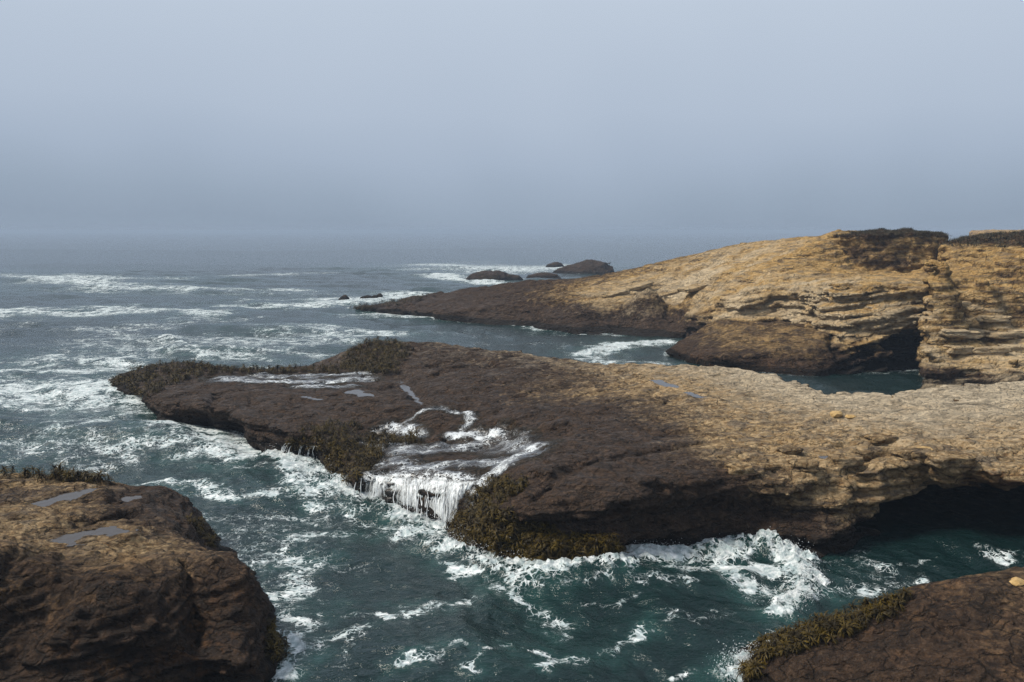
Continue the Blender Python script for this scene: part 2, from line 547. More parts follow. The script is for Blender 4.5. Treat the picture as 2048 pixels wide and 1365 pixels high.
# ------------------------------------------------------------------ rock builder
class Rock:
    pass
BASES = []      # (base polygon, bounding box) of every rock, for foam and shoaling
def build_rock(rim, base, tops, h, warp=0.5, k=0.5, caves=(), joints=None, wrough=1.7, grooves=(), pools=(), zone=None, bedding=(0.12, 0.02), lay_amp=0.10, lay_len=0.45,
               rough=0.16, zlo=-0.9, sub=True, c=2.0, terr=0.6, seed=0.0, wallpow=1.0):
    r = Rock()
    rp = [q[:2] for q in rim]
    bp = [q[:2] for q in base]
    T0 = rbf(list(rim) + list(tops), c)
    xs = [q[0] for q in rp + bp]; ys = [q[1] for q in rp + bp]
    x0, x1, y0, y1 = min(xs) - 1.5, max(xs) + 1.5, min(ys) - 1.5, max(ys) + 1.5
    gx = np.arange(x0, x1, h, dtype=np.float32); gy = np.arange(y0, y1, h, dtype=np.float32)
    X, Y = np.meshgrid(gx, gy, indexing='ij')
    pv = pts3(X, Y, seed)
    s_ = lambda a: a.reshape(X.shape)
    wx = warp * (s_(fbm(pv * 0.28, 4)) + 0.0); wy = warp * s_(fbm(pv * 0.28 + 50, 4))
    Xw, Yw = X + wx, Y + wy
    sdt = poly_sd(rp, Xw, Yw); sdb = poly_sd(bp, Xw, Yw)
    T = T0(X, Y)
    # flaky terraces: the surface keeps to bedding planes and steps between them
    bedz = bedding[0] * X + bedding[1] * Y
    sraw = T - bedz + 0.35 * s_(fbm(pv * 0.22 + 9, 3)) + 0.16 * s_(fbm(pv * 0.9 + 3, 3))
    q = sraw / lay_len
    fq = q - np.floor(q)
    stepd = (np.floor(q) + sstep(0.38, 0.62, fq)) * lay_len - sraw
    amt = terr * (0.5 + 0.5 * np.clip(s_(fbm(pv * 0.15 + 77, 2)) * 1.6, -1, 1))
    T = T + stepd * amt + rough * 0.95 * s_(fbm(pv * 0.45 + 21, 4)) + rough * 0.5 * s_(ridged(pv * 0.9 + 5, 3) - 0.3)
    if joints:
        ang, spc, amp = joints
        for kk, (aa, ss_) in enumerate(((ang, spc), (ang + 1.75, spc * 1.7))):
            cc = (X * math.cos(aa) + Y * math.sin(aa)) / ss_ + 0.35 * s_(fbm(pv * 0.18 + 60 + 9 * kk, 3)) + 0.05 * s_(fbm(pv * 1.1 + 3 * kk, 2))
            if kk: cc = cc + 0.7 * np.sin(np.floor(c0) * 12.9)
            else: c0 = cc
            fc = cc - np.floor(cc)
            ofs = np.sin(np.floor(cc) * 78.233 + (np.floor(c0) * 37.7 if kk else 0)) 
            tl = np.sin(np.floor(cc) * 43.1 + 2 + kk) * (fc - 0.5)
            T = T + amp * (0.55 * ofs + 0.9 * tl)
            ed = np.minimum(fc, 1 - fc) * ss_
            T = T - amp * 1.1 * np.exp(-(ed / 0.10) ** 2) * (0.35 + 0.65 * (np.sin(np.floor(cc) * 5.1) > -0.2))
    for pts, wd, dep in grooves:
        d = line_d([p[:2] for p in pts], Xw - wx * 0.4, Yw - wy * 0.4)
        T = T - dep * np.exp(-(d / wd) ** 2)
    r.pools = []
    for pts, wd in pools:
        pl = [p[:2] for p in pts]
        d = line_d(pl, X + 0.35 * wd * s_(fbm(pv * 1.3 + 4, 3)), Y + 0.35 * wd * s_(fbm(pv * 1.3 + 8, 3)))
        zc = float(np.median(T[d < max(wd * 0.7, h * 1.5)]))
        big = 1 - sstep(wd * 0.9, wd * 2.0, d)
        T = T * (1 - big) + (zc + 0.03 * (T - zc)) * big - 0.13 * (1 - sstep(wd * 0.55, wd * 1.05, d)) + 0.05 * big
        r.pools.append((pl, wd, zc - 0.015))
    gz = np.arange(zlo, float(T[sdt < 1.0].max()) + 1.2, h, dtype=np.float32)
    Z = gz[None, None, :]
    tt = np.clip(Z / np.maximum(T, 0.4)[:, :, None], 0, 1) ** wallpow
    sd = sdb[:, :, None] * (1 - tt) + sdt[:, :, None] * tt
    zz = Z - T[:, :, None]
    hh = np.clip(0.5 + 0.5 * (sd - zz) / k, 0, 1)
    f = zz * (1 - hh) + sd * hh + k * hh * (1 - hh)
    for (cx, cy, cz), (ra, rb, rc) in caves:
        e = np.sqrt(((X - cx) / ra) ** 2 + ((Y - cy) / rb) ** 2)[:, :, None] ** 2 + ((Z - cz) / rc) ** 2
        e = (np.sqrt(e) - 1) * min(ra, rb, rc)
        f = np.maximum(f, -e)
    # break the walls up along the bedding
    band = np.argwhere(np.abs(f) < 0.9)
    bx, by, bz = gx[band[:, 0]], gy[band[:, 1]], gz[band[:, 2]]
    pb = np.stack([bx, by, bz], 1)
    s1 = bz - bedding[0] * bx - bedding[1] * by
    up = np.clip((sd - zz)[tuple(band.T)] / 0.5 + 0.2, 0, 1)      # 1 on walls
    wl = s1 + 0.25 * fbm(pb * 0.5 + 2 + seed, 3)
    lay = pnoise(np.stack([wl / lay_len * 1.1, bx * 0.12, by * 0.12], 1)) + 0.6 * pnoise(np.stack([wl / lay_len * 2.7 + 9, bx * 0.2, by * 0.2], 1))
    blk = ridged(pb * np.array([0.45, 0.45, 0.7]) + 13 + seed, 3)
    f[tuple(band.T)] += up * (lay_amp * 2.2 * np.tanh(lay * 2.2) + rough * wrough * (0.4 - blk)) + rough * 0.9 * fbm(pb * 0.7 + seed, 3)
    v, qd = surface_nets(f, (gx[0], gy[0], gz[0]), h)
    if sub:
        v, qd = subdivide(v, qd)
    for _ in range(2):
        N = vnormals(v, qd)
        hs = h / (2 if sub else 1)
        if _ == 0:
            d = rough * 0.75 * fbm(v * (0.30 / hs) * 0.35 + seed, 4, 0.55)
            sL = v[:, 2] - bedding[0] * v[:, 0] - bedding[1] * v[:, 1] + 0.06 * fbm(v * 1.1, 2)
            d += lay_amp * 0.8 * np.tanh(3 * pnoise(np.stack([sL / lay_len * 2.6, v[:, 0] * 0.25, v[:, 1] * 0.25], 1))) * np.clip(1.3 - N[:, 2], 0.25, 1)
        else:
            d = rough * 0.16 * ridged(v * (0.30 / hs) + 3, 2)
        v = v + N * d[:, None]
    N = vnormals(v, qd)
    z4 = v[qd, 2].max(1)
    qd = qd[z4 > -0.55]
    used = np.unique(qd)
    N = N[used]
    v, qd = compact(v, qd)
    r.v, r.q, r.N, r.T, r.gx, r.gy = v, qd, N, T, gx, gy
    a = {'dry': np.zeros(len(v)), 'pale': np.zeros(len(v)), 'wet': np.ones(len(v)), 'rust': np.zeros(len(v)), 'low': sstep(1.15, 0.35, v[:, 2])}
    if zone:
        a.update(zone(v, N))
    r.attrs = a
    r.bvh = BVHTree.FromPolygons(v.tolist(), qd.tolist())
    BASES.append((bp, (x0, x1, y0, y1)))
    return r
def zone_field(pts, c=2.5):
    g = rbf(pts, c, 0.05)
    return lambda v: np.clip(g(v[:, 0], v[:, 1]), 0, 1)
ALL_BVH = []
def cast(px, py):
    """nearest rock under a photo pixel"""
    d = Vector(raydir(px, py)).normalized()
    best = None
    for nm, b in ALL_BVH:
        hit = b.ray_cast(Vector((0, 0, HC)), d)
        if hit[0] is not None and (best is None or hit[3] < best[3]):
            best = (hit[0], hit[1], nm, hit[3])
    return best
def pool_sheets(r, prefix_label):
    for i, (pl, wd, z) in enumerate(r.pools):
        xs = [p[0] for p in pl]; ys = [p[1] for p in pl]
        hs = 0.12
        gx = np.arange(min(xs) - 1.4 * wd, max(xs) + 1.4 * wd, hs); gy = np.arange(min(ys) - 1.4 * wd, max(ys) + 1.4 * wd, hs)
        X, Y = np.meshgrid(gx, gy, indexing='ij')
        d = line_d(pl, X, Y)
        idx = np.arange(X.size).reshape(X.shape)
        qd = np.stack([idx[:-1, :-1], idx[1:, :-1], idx[1:, 1:], idx[:-1, 1:]], -1).reshape(-1, 4)
        qd = qd[d.ravel()[qd].max(1) < 1.25 * wd]
        v, qd = compact(np.stack([X.ravel(), Y.ravel(), np.full(X.size, z)], 1), qd)
        o = obj('tide_pool', np_mesh('tide_pool', v, qd), M_POOL)
        tag(o, prefix_label[i] if i < len(prefix_label) else None, kind='structure')

# ================================================================== the mid shelf
rimB = [P(*a) for a in [(225,764,.5),(270,776,.8),(310,790,1.5),(330,805,1.7),(400,815,1.8),(480,828,1.9),(560,855,1.8),(640,878,1.6),(680,905,1.2),(700,945,1.0),
    (730,955,1.2),(800,957,1.4),(900,962,1.8),(955,978,1.8),(965,1010,1.6),(1000,1006,2.6),(1060,1000,3.0),(1120,985,3.2),(1250,975,3.3),(1450,950,3.3),(1530,945,3.4),
    (1600,935,3.4),(1700,930,3.4),(1760,935,3.4),(1850,920,3.5),(1900,938,3.5),(2050,945,3.5),(2300,950,3.6),
    (2350,770,4.4),(2048,765,4.2),(1900,778,4.0),(1800,787,3.8),(1650,792,3.6),(1600,772,3.6),(1540,750,3.6),(1450,735,3.6),(1330,730,3.5),(1250,730,3.3),
    (1200,730,3.0),(1100,715,3.0),(1000,704,3.0),(880,688,3.0),(800,684,3.2),(740,686,3.0),(698,702,2.4),(685,735,1.5),(600,743,1.2),(450,745,1.2),(430,737,1.3),(340,730,1.3),(260,748,.9)]]
baseB = [P(*a) for a in [(212,768),(250,786),(300,792),(322,830),(345,851),(420,850),(480,862),(530,903),(560,912),(640,917),(655,958),(720,990),(800,1012),(900,1047),
    (905,1085),(960,1112),(1050,1133),(1150,1148),(1230,1140),(1260,1106),(1400,1092),(1550,1092),(1620,1112),(1690,1098),(1745,1060),(1900,1020),(2100,1010),(2300,1010)]] + \
    [(62,44,0),(64,62,0),(45,60,0),(34,59,0),(23,59,0),(20,64,0),(17,69,0),(12,74,0),(5,79,0),(-4,85,0),(-12,91,0)] + \
    [P(*a) for a in [(684,722),(600,740),(450,743),(430,731),(340,726),(260,741)]]
topB = [P(*a) for a in [(700,765,1.6),(500,775,1.7),(620,800,1.9),(780,790,2.1),(800,760,1.9),(760,830,2.0),(850,790,2.2),(950,800,2.5),(880,832,2.4),(760,866,1.35),(930,852,2.15),
    (980,885,1.9),(850,900,1.6),(800,930,1.4),(900,930,1.75),(1000,925,2.05),(1090,898,3.0),(1050,862,2.75),(1000,850,2.6),(1025,958,2.75),(1150,920,3.2),(1200,870,3.2),
    (1100,800,2.9),(1000,750,2.9),(880,715,3.0),(850,742,2.4),(1200,780,3.2),(1350,850,3.4),(1400,780,3.6),(1550,830,3.7),(1600,880,3.6),(1700,850,3.9),(1850,850,4.0),
    (1950,880,3.9),(2048,850,4.2),(1800,905,3.6)]]
poolsB = [([P(800,756,2.0),P(825,780,2.1),P(850,802,2.2)], 0.35), ([P(1310,762,3.5),P(1345,775,3.5)], 0.55), ([P(1380,790,3.5),P(1400,797,3.5)], 0.4), ([P(1655,900,3.7),P(1690,903,3.7)], 0.35),
          ([P(700,790,1.7),P(735,800,1.8)], 0.7), ([P(600,795,1.8),P(640,800,1.8)], 0.4)]
groovesB = [([P(1070,985,3.1),P(1130,955,3.2),P(1200,928,3.2),P(1300,900,3.3),P(1420,880,3.4)], 0.22, 0.35),
            ([P(1100,800,2.9),P(1200,790,3.1),P(1290,772,3.3)], 0.3, 0.2), ([P(1680,885,3.7),P(1780,880,3.8),P(1900,915,3.6)], 0.3, 0.35),
            ([P(1700,930,3.4),P(1735,905,3.6),P(1790,895,3.7)], 0.35, 0.5), ([P(870,725,2.9),P(940,722,2.9),P(1010,735,2.9)], 0.7, 0.7),
            ([P(790,750,1.9),P(830,785,2.1),P(858,812,2.2),P(790,850,1.7),P(740,866,1.3)], 0.8, 0.45), ([P(430,790,1.8),P(425,815,1.8)], 0.4, 0.5),
            ([P(1440,935,3.4),P(1560,880,3.6),P(1700,840,3.9)], 0.25, 0.2), ([P(1530,945,3.4),P(1545,925,3.4)], 0.3, 0.5), ([P(940,850,2.3),P(1010,820,2.7),P(1120,840,3.0)], 0.25, 0.2)]
dryB = zone_field([P(*a[:3])[:2] + (a[3],) for a in [(300,780,1.5,0),(500,775,1.7,.0),(700,765,1.6,0),(620,840,1.8,0.05),(850,790,2.2,.05),(880,715,3,.1),(1000,750,2.9,.05),(1000,850,2.6,.0),
    (980,885,1.9,0),(1100,900,3,.05),(1150,950,3.2,.05),(1300,930,3.3,.05),(1250,850,3.3,.15),(1350,880,3.4,.2),(1400,850,3.4,.62),(1150,790,3,.5),(1250,800,3.3,.42),(1300,780,3.4,.9),(1200,735,3,.6),(1400,770,3.6,1),
    (1330,735,3.5,1),(1450,900,3.4,.8),(1450,940,3.3,.3),(1550,920,3.4,.8),(1500,850,3.6,.85),(1600,870,3.6,1),(1700,920,3.5,.9),(1850,880,3.9,1),(2048,850,4.2,1),(1600,780,3.6,1),(2048,930,3.5,.9),(2200,850,4,1),(1200,770,3.1,.45),(1080,760,2.9,.3)]])
paleB = zone_field([P(*a[:3])[:2] + (a[3],) for a in [(500,775,1.7,0),(1000,800,2.6,0),(1300,780,3.4,.1),(1330,735,3.5,.5),(1450,745,3.6,.75),(1560,770,3.6,.8),(1640,800,3.6,.8),(1800,800,3.8,.85),(2048,790,4.2,.9),
    (1950,830,4,.75),(1850,850,4,.6),(1700,850,3.9,.45),(1550,830,3.7,.35),(1500,900,3.5,.1),(1700,920,3.5,.1),(1880,900,3.7,.3),(2048,900,3.8,.3),(1150,950,3.2,0)]])
def zoneB(v, N):
    east = sstep(9, 15, v[:, 0])
    dry = dryB(v) * sstep(2.0 - 1.3 * east, 3.0 - 1.2 * east, v[:, 2] + 0.4 * fbm(v * 0.6, 3))
    dry = np.maximum(dry, 0.42 * east * sstep(0.7, 1.6, v[:, 2]) * sstep(0.7, 0.2, N[:, 2]))
    return {'dry': dry, 'pale': paleB(v) * sstep(0.2, 0.7, N[:, 2]), 'wet': 1 - dry, 'rust': 0.62 * sstep(14, 24, v[:, 0]) * sstep(0.85, 0.3, N[:, 2]) + 0.12}
cavesB = [((20.5, 41.0, 0.6), (5.0, 6.2, 2.0)), ((28.0, 42.0, 1.2), (9.0, 8.0, 2.1)), ((14.8, 39.2, 0.0), (2.2, 2.2, 1.1))]
rB = build_rock(rimB, baseB, topB, 0.23, warp=0.45, k=0.28, wrough=2.8, lay_amp=0.14, caves=cavesB, grooves=groovesB, pools=poolsB, zone=zoneB, bedding=(0.05, 0.015), lay_len=0.42, terr=0.75, rough=0.10, seed=1.0, joints=(R(128), 3.2, 0.13))

# ================================================================== left foreground ledge
rimA = [P(*a) for a in [(-200,905,3.0),(0,942,2.9),(120,952,2.8),(230,962,2.7),(330,970,2.6),(360,990,2.4),(366,1015,2.1),(398,1050,1.6),(415,1072,1.1),(412,1092,1.4),(440,1104,2.8),(475,1117,2.9),
    (510,1147,2.7),(532,1190,2.3),(537,1240,1.5),(545,1275,.8),(545,1310,.8),(490,1335,1.3)]] + [(-9.3,24.4,1.5),(-14,23,2.0),(-22,22,2.2),(-30,25,2.5),(-36,38,3.0)]
baseA = [P(*a) for a in [(-150,960),(0,990),(120,1000),(230,1000),(330,1000),(388,1022),(430,1078),(430,1092)]] + [(-11.5,34.5,0)] + [P(*a) for a in [(540,1220),(552,1285),(578,1325),(520,1372)]] + \
    [(-8.6,23.8,0),(-14,21.5,0),(-24,20,0),(-33,24,0),(-38,40,0)]
topA = [P(*a) for a in [(100,985,3.1),(280,1005,2.9),(50,1080,3.4),(190,1085,3.05),(300,1060,2.9),(380,1060,2.0),(200,1108,3.3),(350,1108,3.25),(200,1150,3.3),(350,1150,3.2),(450,1150,3.0),(300,1220,3.0),(450,1240,2.4),(100,1250,3.1),
    (200,1320,2.3),(400,1320,1.7),(0,1180,3.5),(-150,1050,3.6),(480,1290,1.5)]]
poolsA = [([P(140,1084,3.05),P(222,1076,3.05)], 0.75), ([P(90,1020,3.0),P(175,997,3.0)], 0.6), ([P(255,1000,2.9),P(275,998,2.9)], 0.35)]
groovesA = [([P(0,1150,3.6),P(60,1110,3.5),P(130,1092,3.3),P(160,1060,3.1),P(255,1030,3.0)], 0.35, 0.5), ([P(365,1120,3.3),P(385,1170,3.1),P(372,1215,2.9)], 0.16, 0.5),
            ([P(0,1060,3.3),P(120,1050,3.1),P(250,1045,3)], 0.25, 0.25), ([P(180,1190,3.4),P(300,1250,2.8),P(420,1240,2.5)], 0.2, 0.3), ([P(100,1230,3.2),P(230,1225,3.1),P(400,1180,3.0)], 0.18, 0.25)]
dryA = zone_field([P(*a[:3])[:2] + (a[3],) for a in [(0,950,2.9,.95),(100,975,3,.8),(200,1000,2.9,.55),(50,1030,3.1,.75),(150,1050,3.1,.6),(320,985,2.6,.0),(350,1030,2.2,.0),(390,1060,1.7,.0),(280,1070,2.9,.6),(100,1120,3.6,.8),(250,1130,3.6,.85),
    (400,1125,3.2,.6),(500,1150,2.8,.3),(150,1180,3.5,.6),(330,1200,3,.35),(450,1230,2.4,.25),(100,1250,3.1,.35),(300,1280,2.5,.2),(100,1340,2.4,.15),(450,1320,1.6,.05),(0,1300,2.8,.3),(270,1000,2.9,.1),(20,1010,3,.3)]], 1.2)
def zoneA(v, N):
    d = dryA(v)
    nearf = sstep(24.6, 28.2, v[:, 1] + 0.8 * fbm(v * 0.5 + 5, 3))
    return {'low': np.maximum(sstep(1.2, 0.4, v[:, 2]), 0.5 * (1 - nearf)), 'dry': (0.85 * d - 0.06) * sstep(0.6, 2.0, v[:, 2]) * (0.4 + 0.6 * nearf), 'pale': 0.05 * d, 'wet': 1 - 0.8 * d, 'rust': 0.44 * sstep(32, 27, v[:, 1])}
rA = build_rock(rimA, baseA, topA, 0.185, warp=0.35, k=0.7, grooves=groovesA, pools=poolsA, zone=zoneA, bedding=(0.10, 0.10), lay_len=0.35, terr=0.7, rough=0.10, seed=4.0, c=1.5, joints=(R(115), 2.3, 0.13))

# ================================================================== right foreground rock
rimC = [P(*a) for a in [(1510,1305,.9),(1560,1280,1.3),(1650,1247,1.8),(1750,1218,2.3),(1810,1202,2.6),(1840,1172,2.9),(1900,1160,3.1),(2048,1135,3.4),(2300,1100,4.0)]] + \
    [(30,28,4.0),(29,21,3.0),(15,20.5,1.8),(9,22.5,1.0)]
baseC = [P(*a) for a in [(1478,1335),(1500,1302),(1650,1262),(1810,1222),(1900,1187),(2048,1162),(2300,1150)]] + [(33,30,0),(31,18,0),(15,18,0),(7.6,21,0)] + [P(1500,1372)]
topC = [P(*a) for a in [(1600,1340,1.25),(1700,1300,1.8),(1750,1340,1.7),(1900,1200,2.9),(1900,1300,2.3),(2000,1250,2.8),(2000,1340,2.3),(1860,1250,2.5)]]
dryC = zone_field([P(*a[:3])[:2] + (a[3],) for a in [(1600,1340,1.2,0),(1700,1300,1.8,.1),(1800,1250,2.3,.15),(1900,1200,2.9,.3),(2040,1150,3.4,.6),(2000,1200,3,.4),(1950,1260,2.6,.3),(1900,1330,2.1,.22),(2040,1340,2.4,.25)]], 1.2)
def zoneC(v, N):
    d = dryC(v)
    return {'dry': 0.6 * d, 'pale': 0 * d, 'wet': 0.5 - 0.4 * d, 'rust': 0.42 * sstep(1.2, 2.0, v[:, 2])}
rC = build_rock(rimC, baseC, topC, 0.185, warp=0.3, k=0.5, zone=zoneC, bedding=(0.10, 0.0), lay_len=0.3, terr=0.5, rough=0.07, seed=8.0, c=1.5, joints=(R(120), 2.0, 0.06),
                grooves=[([P(1700,1295,1.8),P(1800,1245,2.3),P(1860,1240,2.5),P(1885,1255,2.5)], 0.18, 0.2), ([P(1720,1300,1.8),P(1820,1290,2.1)], 0.12, 0.12)])

# ================================================================== the headland
rimD = [P(*a) for a in [(705,613,.6),(790,618,1.0),(880,622,1.3),(960,618,2.0),(1050,605,3.2),(1090,625,2.2),(1160,658,.5),(1250,650,1.0),(1340,640,1.9),(1395,640,2.6),
    (1415,618,4.4),(1440,603,5.4),(1500,588,6.5),(1560,578,7.1),(1640,572,7.8),(1690,574,8.2),(1800,577,8.2),(1865,577,8.2)]] + \
    [(52,92,9.0),(64,105,9.5),(70,120,9.5),(66,150,8.0),(50,165,8.0)] + [P(*a) for a in [(1500,492,11.2),(1400,514,9.0),(1300,535,7.0),(1200,558,5.0),(1050,565,4.0),(850,592,2.0),(780,604,1.2)]]
baseD = [P(*a) for a in [(695,619),(788,628),(878,637),(968,648),(1070,655),(1120,662),(1160,668),(1250,673),(1340,677),(1385,676)]] + [(21.6,99.5,0),(27.4,98.5,0),(31.0,97,0),(32.6,94,0)] + \
    [P(*a) for a in [(1650,748),(1757,742),(1827,738),(1872,728)]] + \
    [(60,96,0),(78,115,0),(78,160,0),(55,185,0)] + [P(*a) for a in [(1400,575),(1200,580),(1050,584),(900,592),(800,606)]]
topD = [P(*a) for a in [(710,612,.6),(790,606,1.2),(850,590,2.1),(880,622,1.2),(960,600,2.6),(1050,564,4.4),(1050,600,3.2),(1160,558,5.1),(1160,600,4.0),(1250,640,1.6),(1350,617,3.0),(1300,532,7.9),(1300,580,5.8),(1300,560,6.4),
    (1400,510,10.1),(1400,560,7.2),(1400,605,4.6),(1480,580,7.0),(1560,560,8.0),
    (1500,488,11.9),(1600,475,13.0),(1665,473,13.2),(1600,520,10.0),(1500,540,8.6),(1650,542,9.0),(1700,550,8.7),(1760,548,8.8),(1850,523,9.9),(1700,568,8.4),(1800,568,8.5)]] + \
    [(38,113,11.6),(41.5,113,12.6),(42.5,118,13.1),(50,116,13.0),(50,125,12.6),(56,120,12.2),(44.5,109.3,8.9),(50,109.8,8.9),(55.5,109.5,9.3),(44.5,106,8.7),(50,106,8.8),(59.2,112,10.2),(60,122,9.6),(50,140,11),(30,145,9.5)]
rimD2 = [P(*a) for a in [(1385,668,1.7),(1342,692,.9),(1358,706,.9),(1450,712,1.6),(1560,703,2.1),(1630,692,2.7),(1655,684,3.1)]] + [(34,92,3.6),(31,99,3.6),(24,102,3.2)]
baseD2 = [P(*a) for a in [(1380,684),(1330,706),(1367,724),(1414,737),(1554,753),(1624,757),(1662,750)]] + [(37,94,0),(32,103,0),(24,105,0),(21,102,0)]
topD2 = [P(*a) for a in [(1500,662,3.1),(1450,660,2.7),(1560,660,3.3),(1600,672,3.2),(1400,690,1.6),(1500,690,2.2)]]
rimD3 = [(43.0,112.3,13.3),(46,111.2,13.5),(50,111.0,13.6),(54,111.3,13.7),(56.4,112.5,13.6),(58.2,117,13.5),(58.5,124,13.3),(47.5,126,13.2),(44.8,118,13.2)]
baseD3 = [(41.5,107.5,0),(46.0,106.5,0),(50,106.0,0),(54,107.0,0),(58.5,109.5,0),(58.5,118,0),(60,126,0),(46,128,0),(42.5,118,0)]
groovesD = [([P(1000,622,1.8),P(1120,600,3.6),P(1230,575,5.6),P(1340,548,7.6)], 0.35, 0.5), ([P(1220,628,2.4),P(1330,603,4.2),P(1440,578,6.8)], 0.35, 0.45), ([P(1340,570,6.6),P(1450,545,8.4),P(1560,522,10)], 0.3, 0.4), ([P(1440,592,6.2),P(1540,566,7.8),P(1640,552,8.7)], 0.35, 0.5), ([P(1120,640,1.4),P(1240,618,3),P(1350,596,5)], 0.4, 0.5), ([P(1480,530,9.2),P(1580,505,11),P(1650,492,12)], 0.3, 0.35),
            ([P(1060,632,2.2),P(1200,610,3.6),P(1330,590,5.2),P(1420,570,6.9)], 0.6, 0.9), ([P(1180,585,4.6),P(1260,565,6.2),P(1320,560,6.6)], 0.5, 0.7), ([P(960,605,2.5),P(1060,590,3.6),P(1160,575,4.6)], 0.5, 0.5),
            ([P(1150,655,.8),P(1280,640,1.8),P(1400,600,4.3),P(1480,585,6.6)], 0.6, 0.6), ([P(1300,545,7.2),P(1420,530,9),P(1520,512,10.6)], 0.5, 0.4)]
dryD = zone_field([P(*a[:3])[:2] + (a[3],) for a in [(710,612,.6,0),(850,600,2,.0),(950,610,2.4,.05),(1050,570,4.2,.15),(1050,610,3,.15),(1150,600,4,.45),(1200,565,5.4,.5),(1250,580,5.5,.75),(1250,640,1.6,.1),(1300,540,7.5,.6),
    (1350,600,4,.8),(1400,560,7.2,1),(1400,520,9.6,.8),(1500,520,10,1),(1600,480,12.8,1.2),(1450,611,5.1,.9),(1550,600,6.2,.9),(1650,545,9,1),(1750,570,8.5,1),(1850,570,8.3,1)]] , 5)
paleD = zone_field([P(*a[:3])[:2] + (a[3],) for a in [(850,600,2,0),(1100,600,3.6,.25),(1200,590,4.6,.6),(1250,580,5.5,.75),(1300,575,5.8,.8),(1380,560,7,.85),(1400,600,4.5,.7),(1450,540,8.6,.75),(1500,515,10.4,.45),(1600,480,12.8,.0),(1560,520,10,.4),(1550,560,8,.7),(1650,545,9,.45),
    (1750,565,8.5,.5),(1850,565,8.4,.35),(1300,535,7.7,.15)]], 5)
def zoneD(v, N):
    px, py = v[:, 0] / v[:, 1], v[:, 2]
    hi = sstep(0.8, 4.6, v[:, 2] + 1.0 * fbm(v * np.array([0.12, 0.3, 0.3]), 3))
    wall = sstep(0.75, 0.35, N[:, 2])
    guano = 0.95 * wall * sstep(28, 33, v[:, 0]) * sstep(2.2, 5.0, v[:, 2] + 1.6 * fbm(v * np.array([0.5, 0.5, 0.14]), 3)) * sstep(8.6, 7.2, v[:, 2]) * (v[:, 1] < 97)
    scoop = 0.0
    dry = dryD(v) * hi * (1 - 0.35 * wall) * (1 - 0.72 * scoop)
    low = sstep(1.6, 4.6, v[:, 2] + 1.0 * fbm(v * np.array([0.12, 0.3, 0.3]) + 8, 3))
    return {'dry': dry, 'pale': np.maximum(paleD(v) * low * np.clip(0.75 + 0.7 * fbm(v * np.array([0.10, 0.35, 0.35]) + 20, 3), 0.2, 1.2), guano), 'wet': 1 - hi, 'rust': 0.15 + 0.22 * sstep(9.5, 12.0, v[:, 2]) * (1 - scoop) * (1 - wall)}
cavesD = [((41.0, 87.5, 1.0), (5.0, 6.5, 3.4)), ((35.5, 86, 0.5), (4.0, 3.6, 2.2))]
rD2 = build_rock(rimD2, baseD2, topD2, 0.40, warp=0.6, k=0.5, caves=[((35.5, 86, 0.3), (3.0, 3.2, 1.6))], bedding=(0.12, 0.03), lay_len=0.6, lay_amp=0.10, terr=0.5, rough=0.16, seed=13.0, c=2.0, zlo=-1.1,
                 zone=lambda v, N: {'dry': 0.42 * sstep(0.8, 2.4, v[:, 2] + 0.5 * fbm(v * 0.4, 3)), 'rust': np.full(len(v), .36), 'wet': np.full(len(v), .4)})
rD3 = build_rock(rimD3, baseD3, [(50, 118, 13.8), (54, 116, 13.9), (46, 118, 13.5)], 0.40, warp=0.3, k=0.7, bedding=(0.05, 0.0), lay_len=0.9, lay_amp=0.12, terr=0.1, rough=0.24, seed=14.0, c=2.0, zlo=6.5,
                 zone=lambda v, N: {'dry': 0.30 + 0.35 * sstep(0.3, -0.2, fbm(v * np.array([.25, .25, .5]), 3)) - 0.5 * sstep(13.0, 13.4, v[:, 2]), 'rust': np.full(len(v), .28), 'wet': np.zeros(len(v))})
rimD4 = [P(*a) for a in [(1412,626,3.95),(1440,602,5.5),(1500,586.5,6.65),(1560,576.5,7.25),(1640,570.5,8.0),(1690,572,8.35),(1800,574.5,8.35),(1880,574,8.4)]] + [(52,99,8.3),(44,98,8.2),(39,102,8.2),(34,107,8.0),(27.5,109,6.3),(23,107,4.2)]
baseD4 = [(21.2,98.9,0),(27.2,97.7,0),(30.6,96.2,0),(32.0,93.6,0)] + [P(*a) for a in [(1650,751),(1757,744.5),(1827,740.5),(1876,730.5)]] + [(54,97,0),(45,100,0),(40,104,0),(34,109,0),(27,111,0),(22,108,0)]
rD4 = build_rock(rimD4, baseD4, [], 0.18, sub=False, warp=0.5, k=0.3, caves=cavesD, zone=zoneD, bedding=(0.20, 0.02), lay_len=0.75, lay_amp=0.30, terr=0.8, rough=0.17, seed=15.0, c=1.2, zlo=-0.8, wrough=1.4)
rD = build_rock(rimD, baseD, topD, 0.30, sub=False, warp=0.9, k=0.8, caves=cavesD, grooves=groovesD, zone=zoneD, bedding=(0.20, 0.03), lay_len=0.8, lay_amp=0.16, terr=0.9, rough=0.14, seed=12.0, c=2.0, zlo=-1.1, joints=(R(80), 7.0, 0.22))

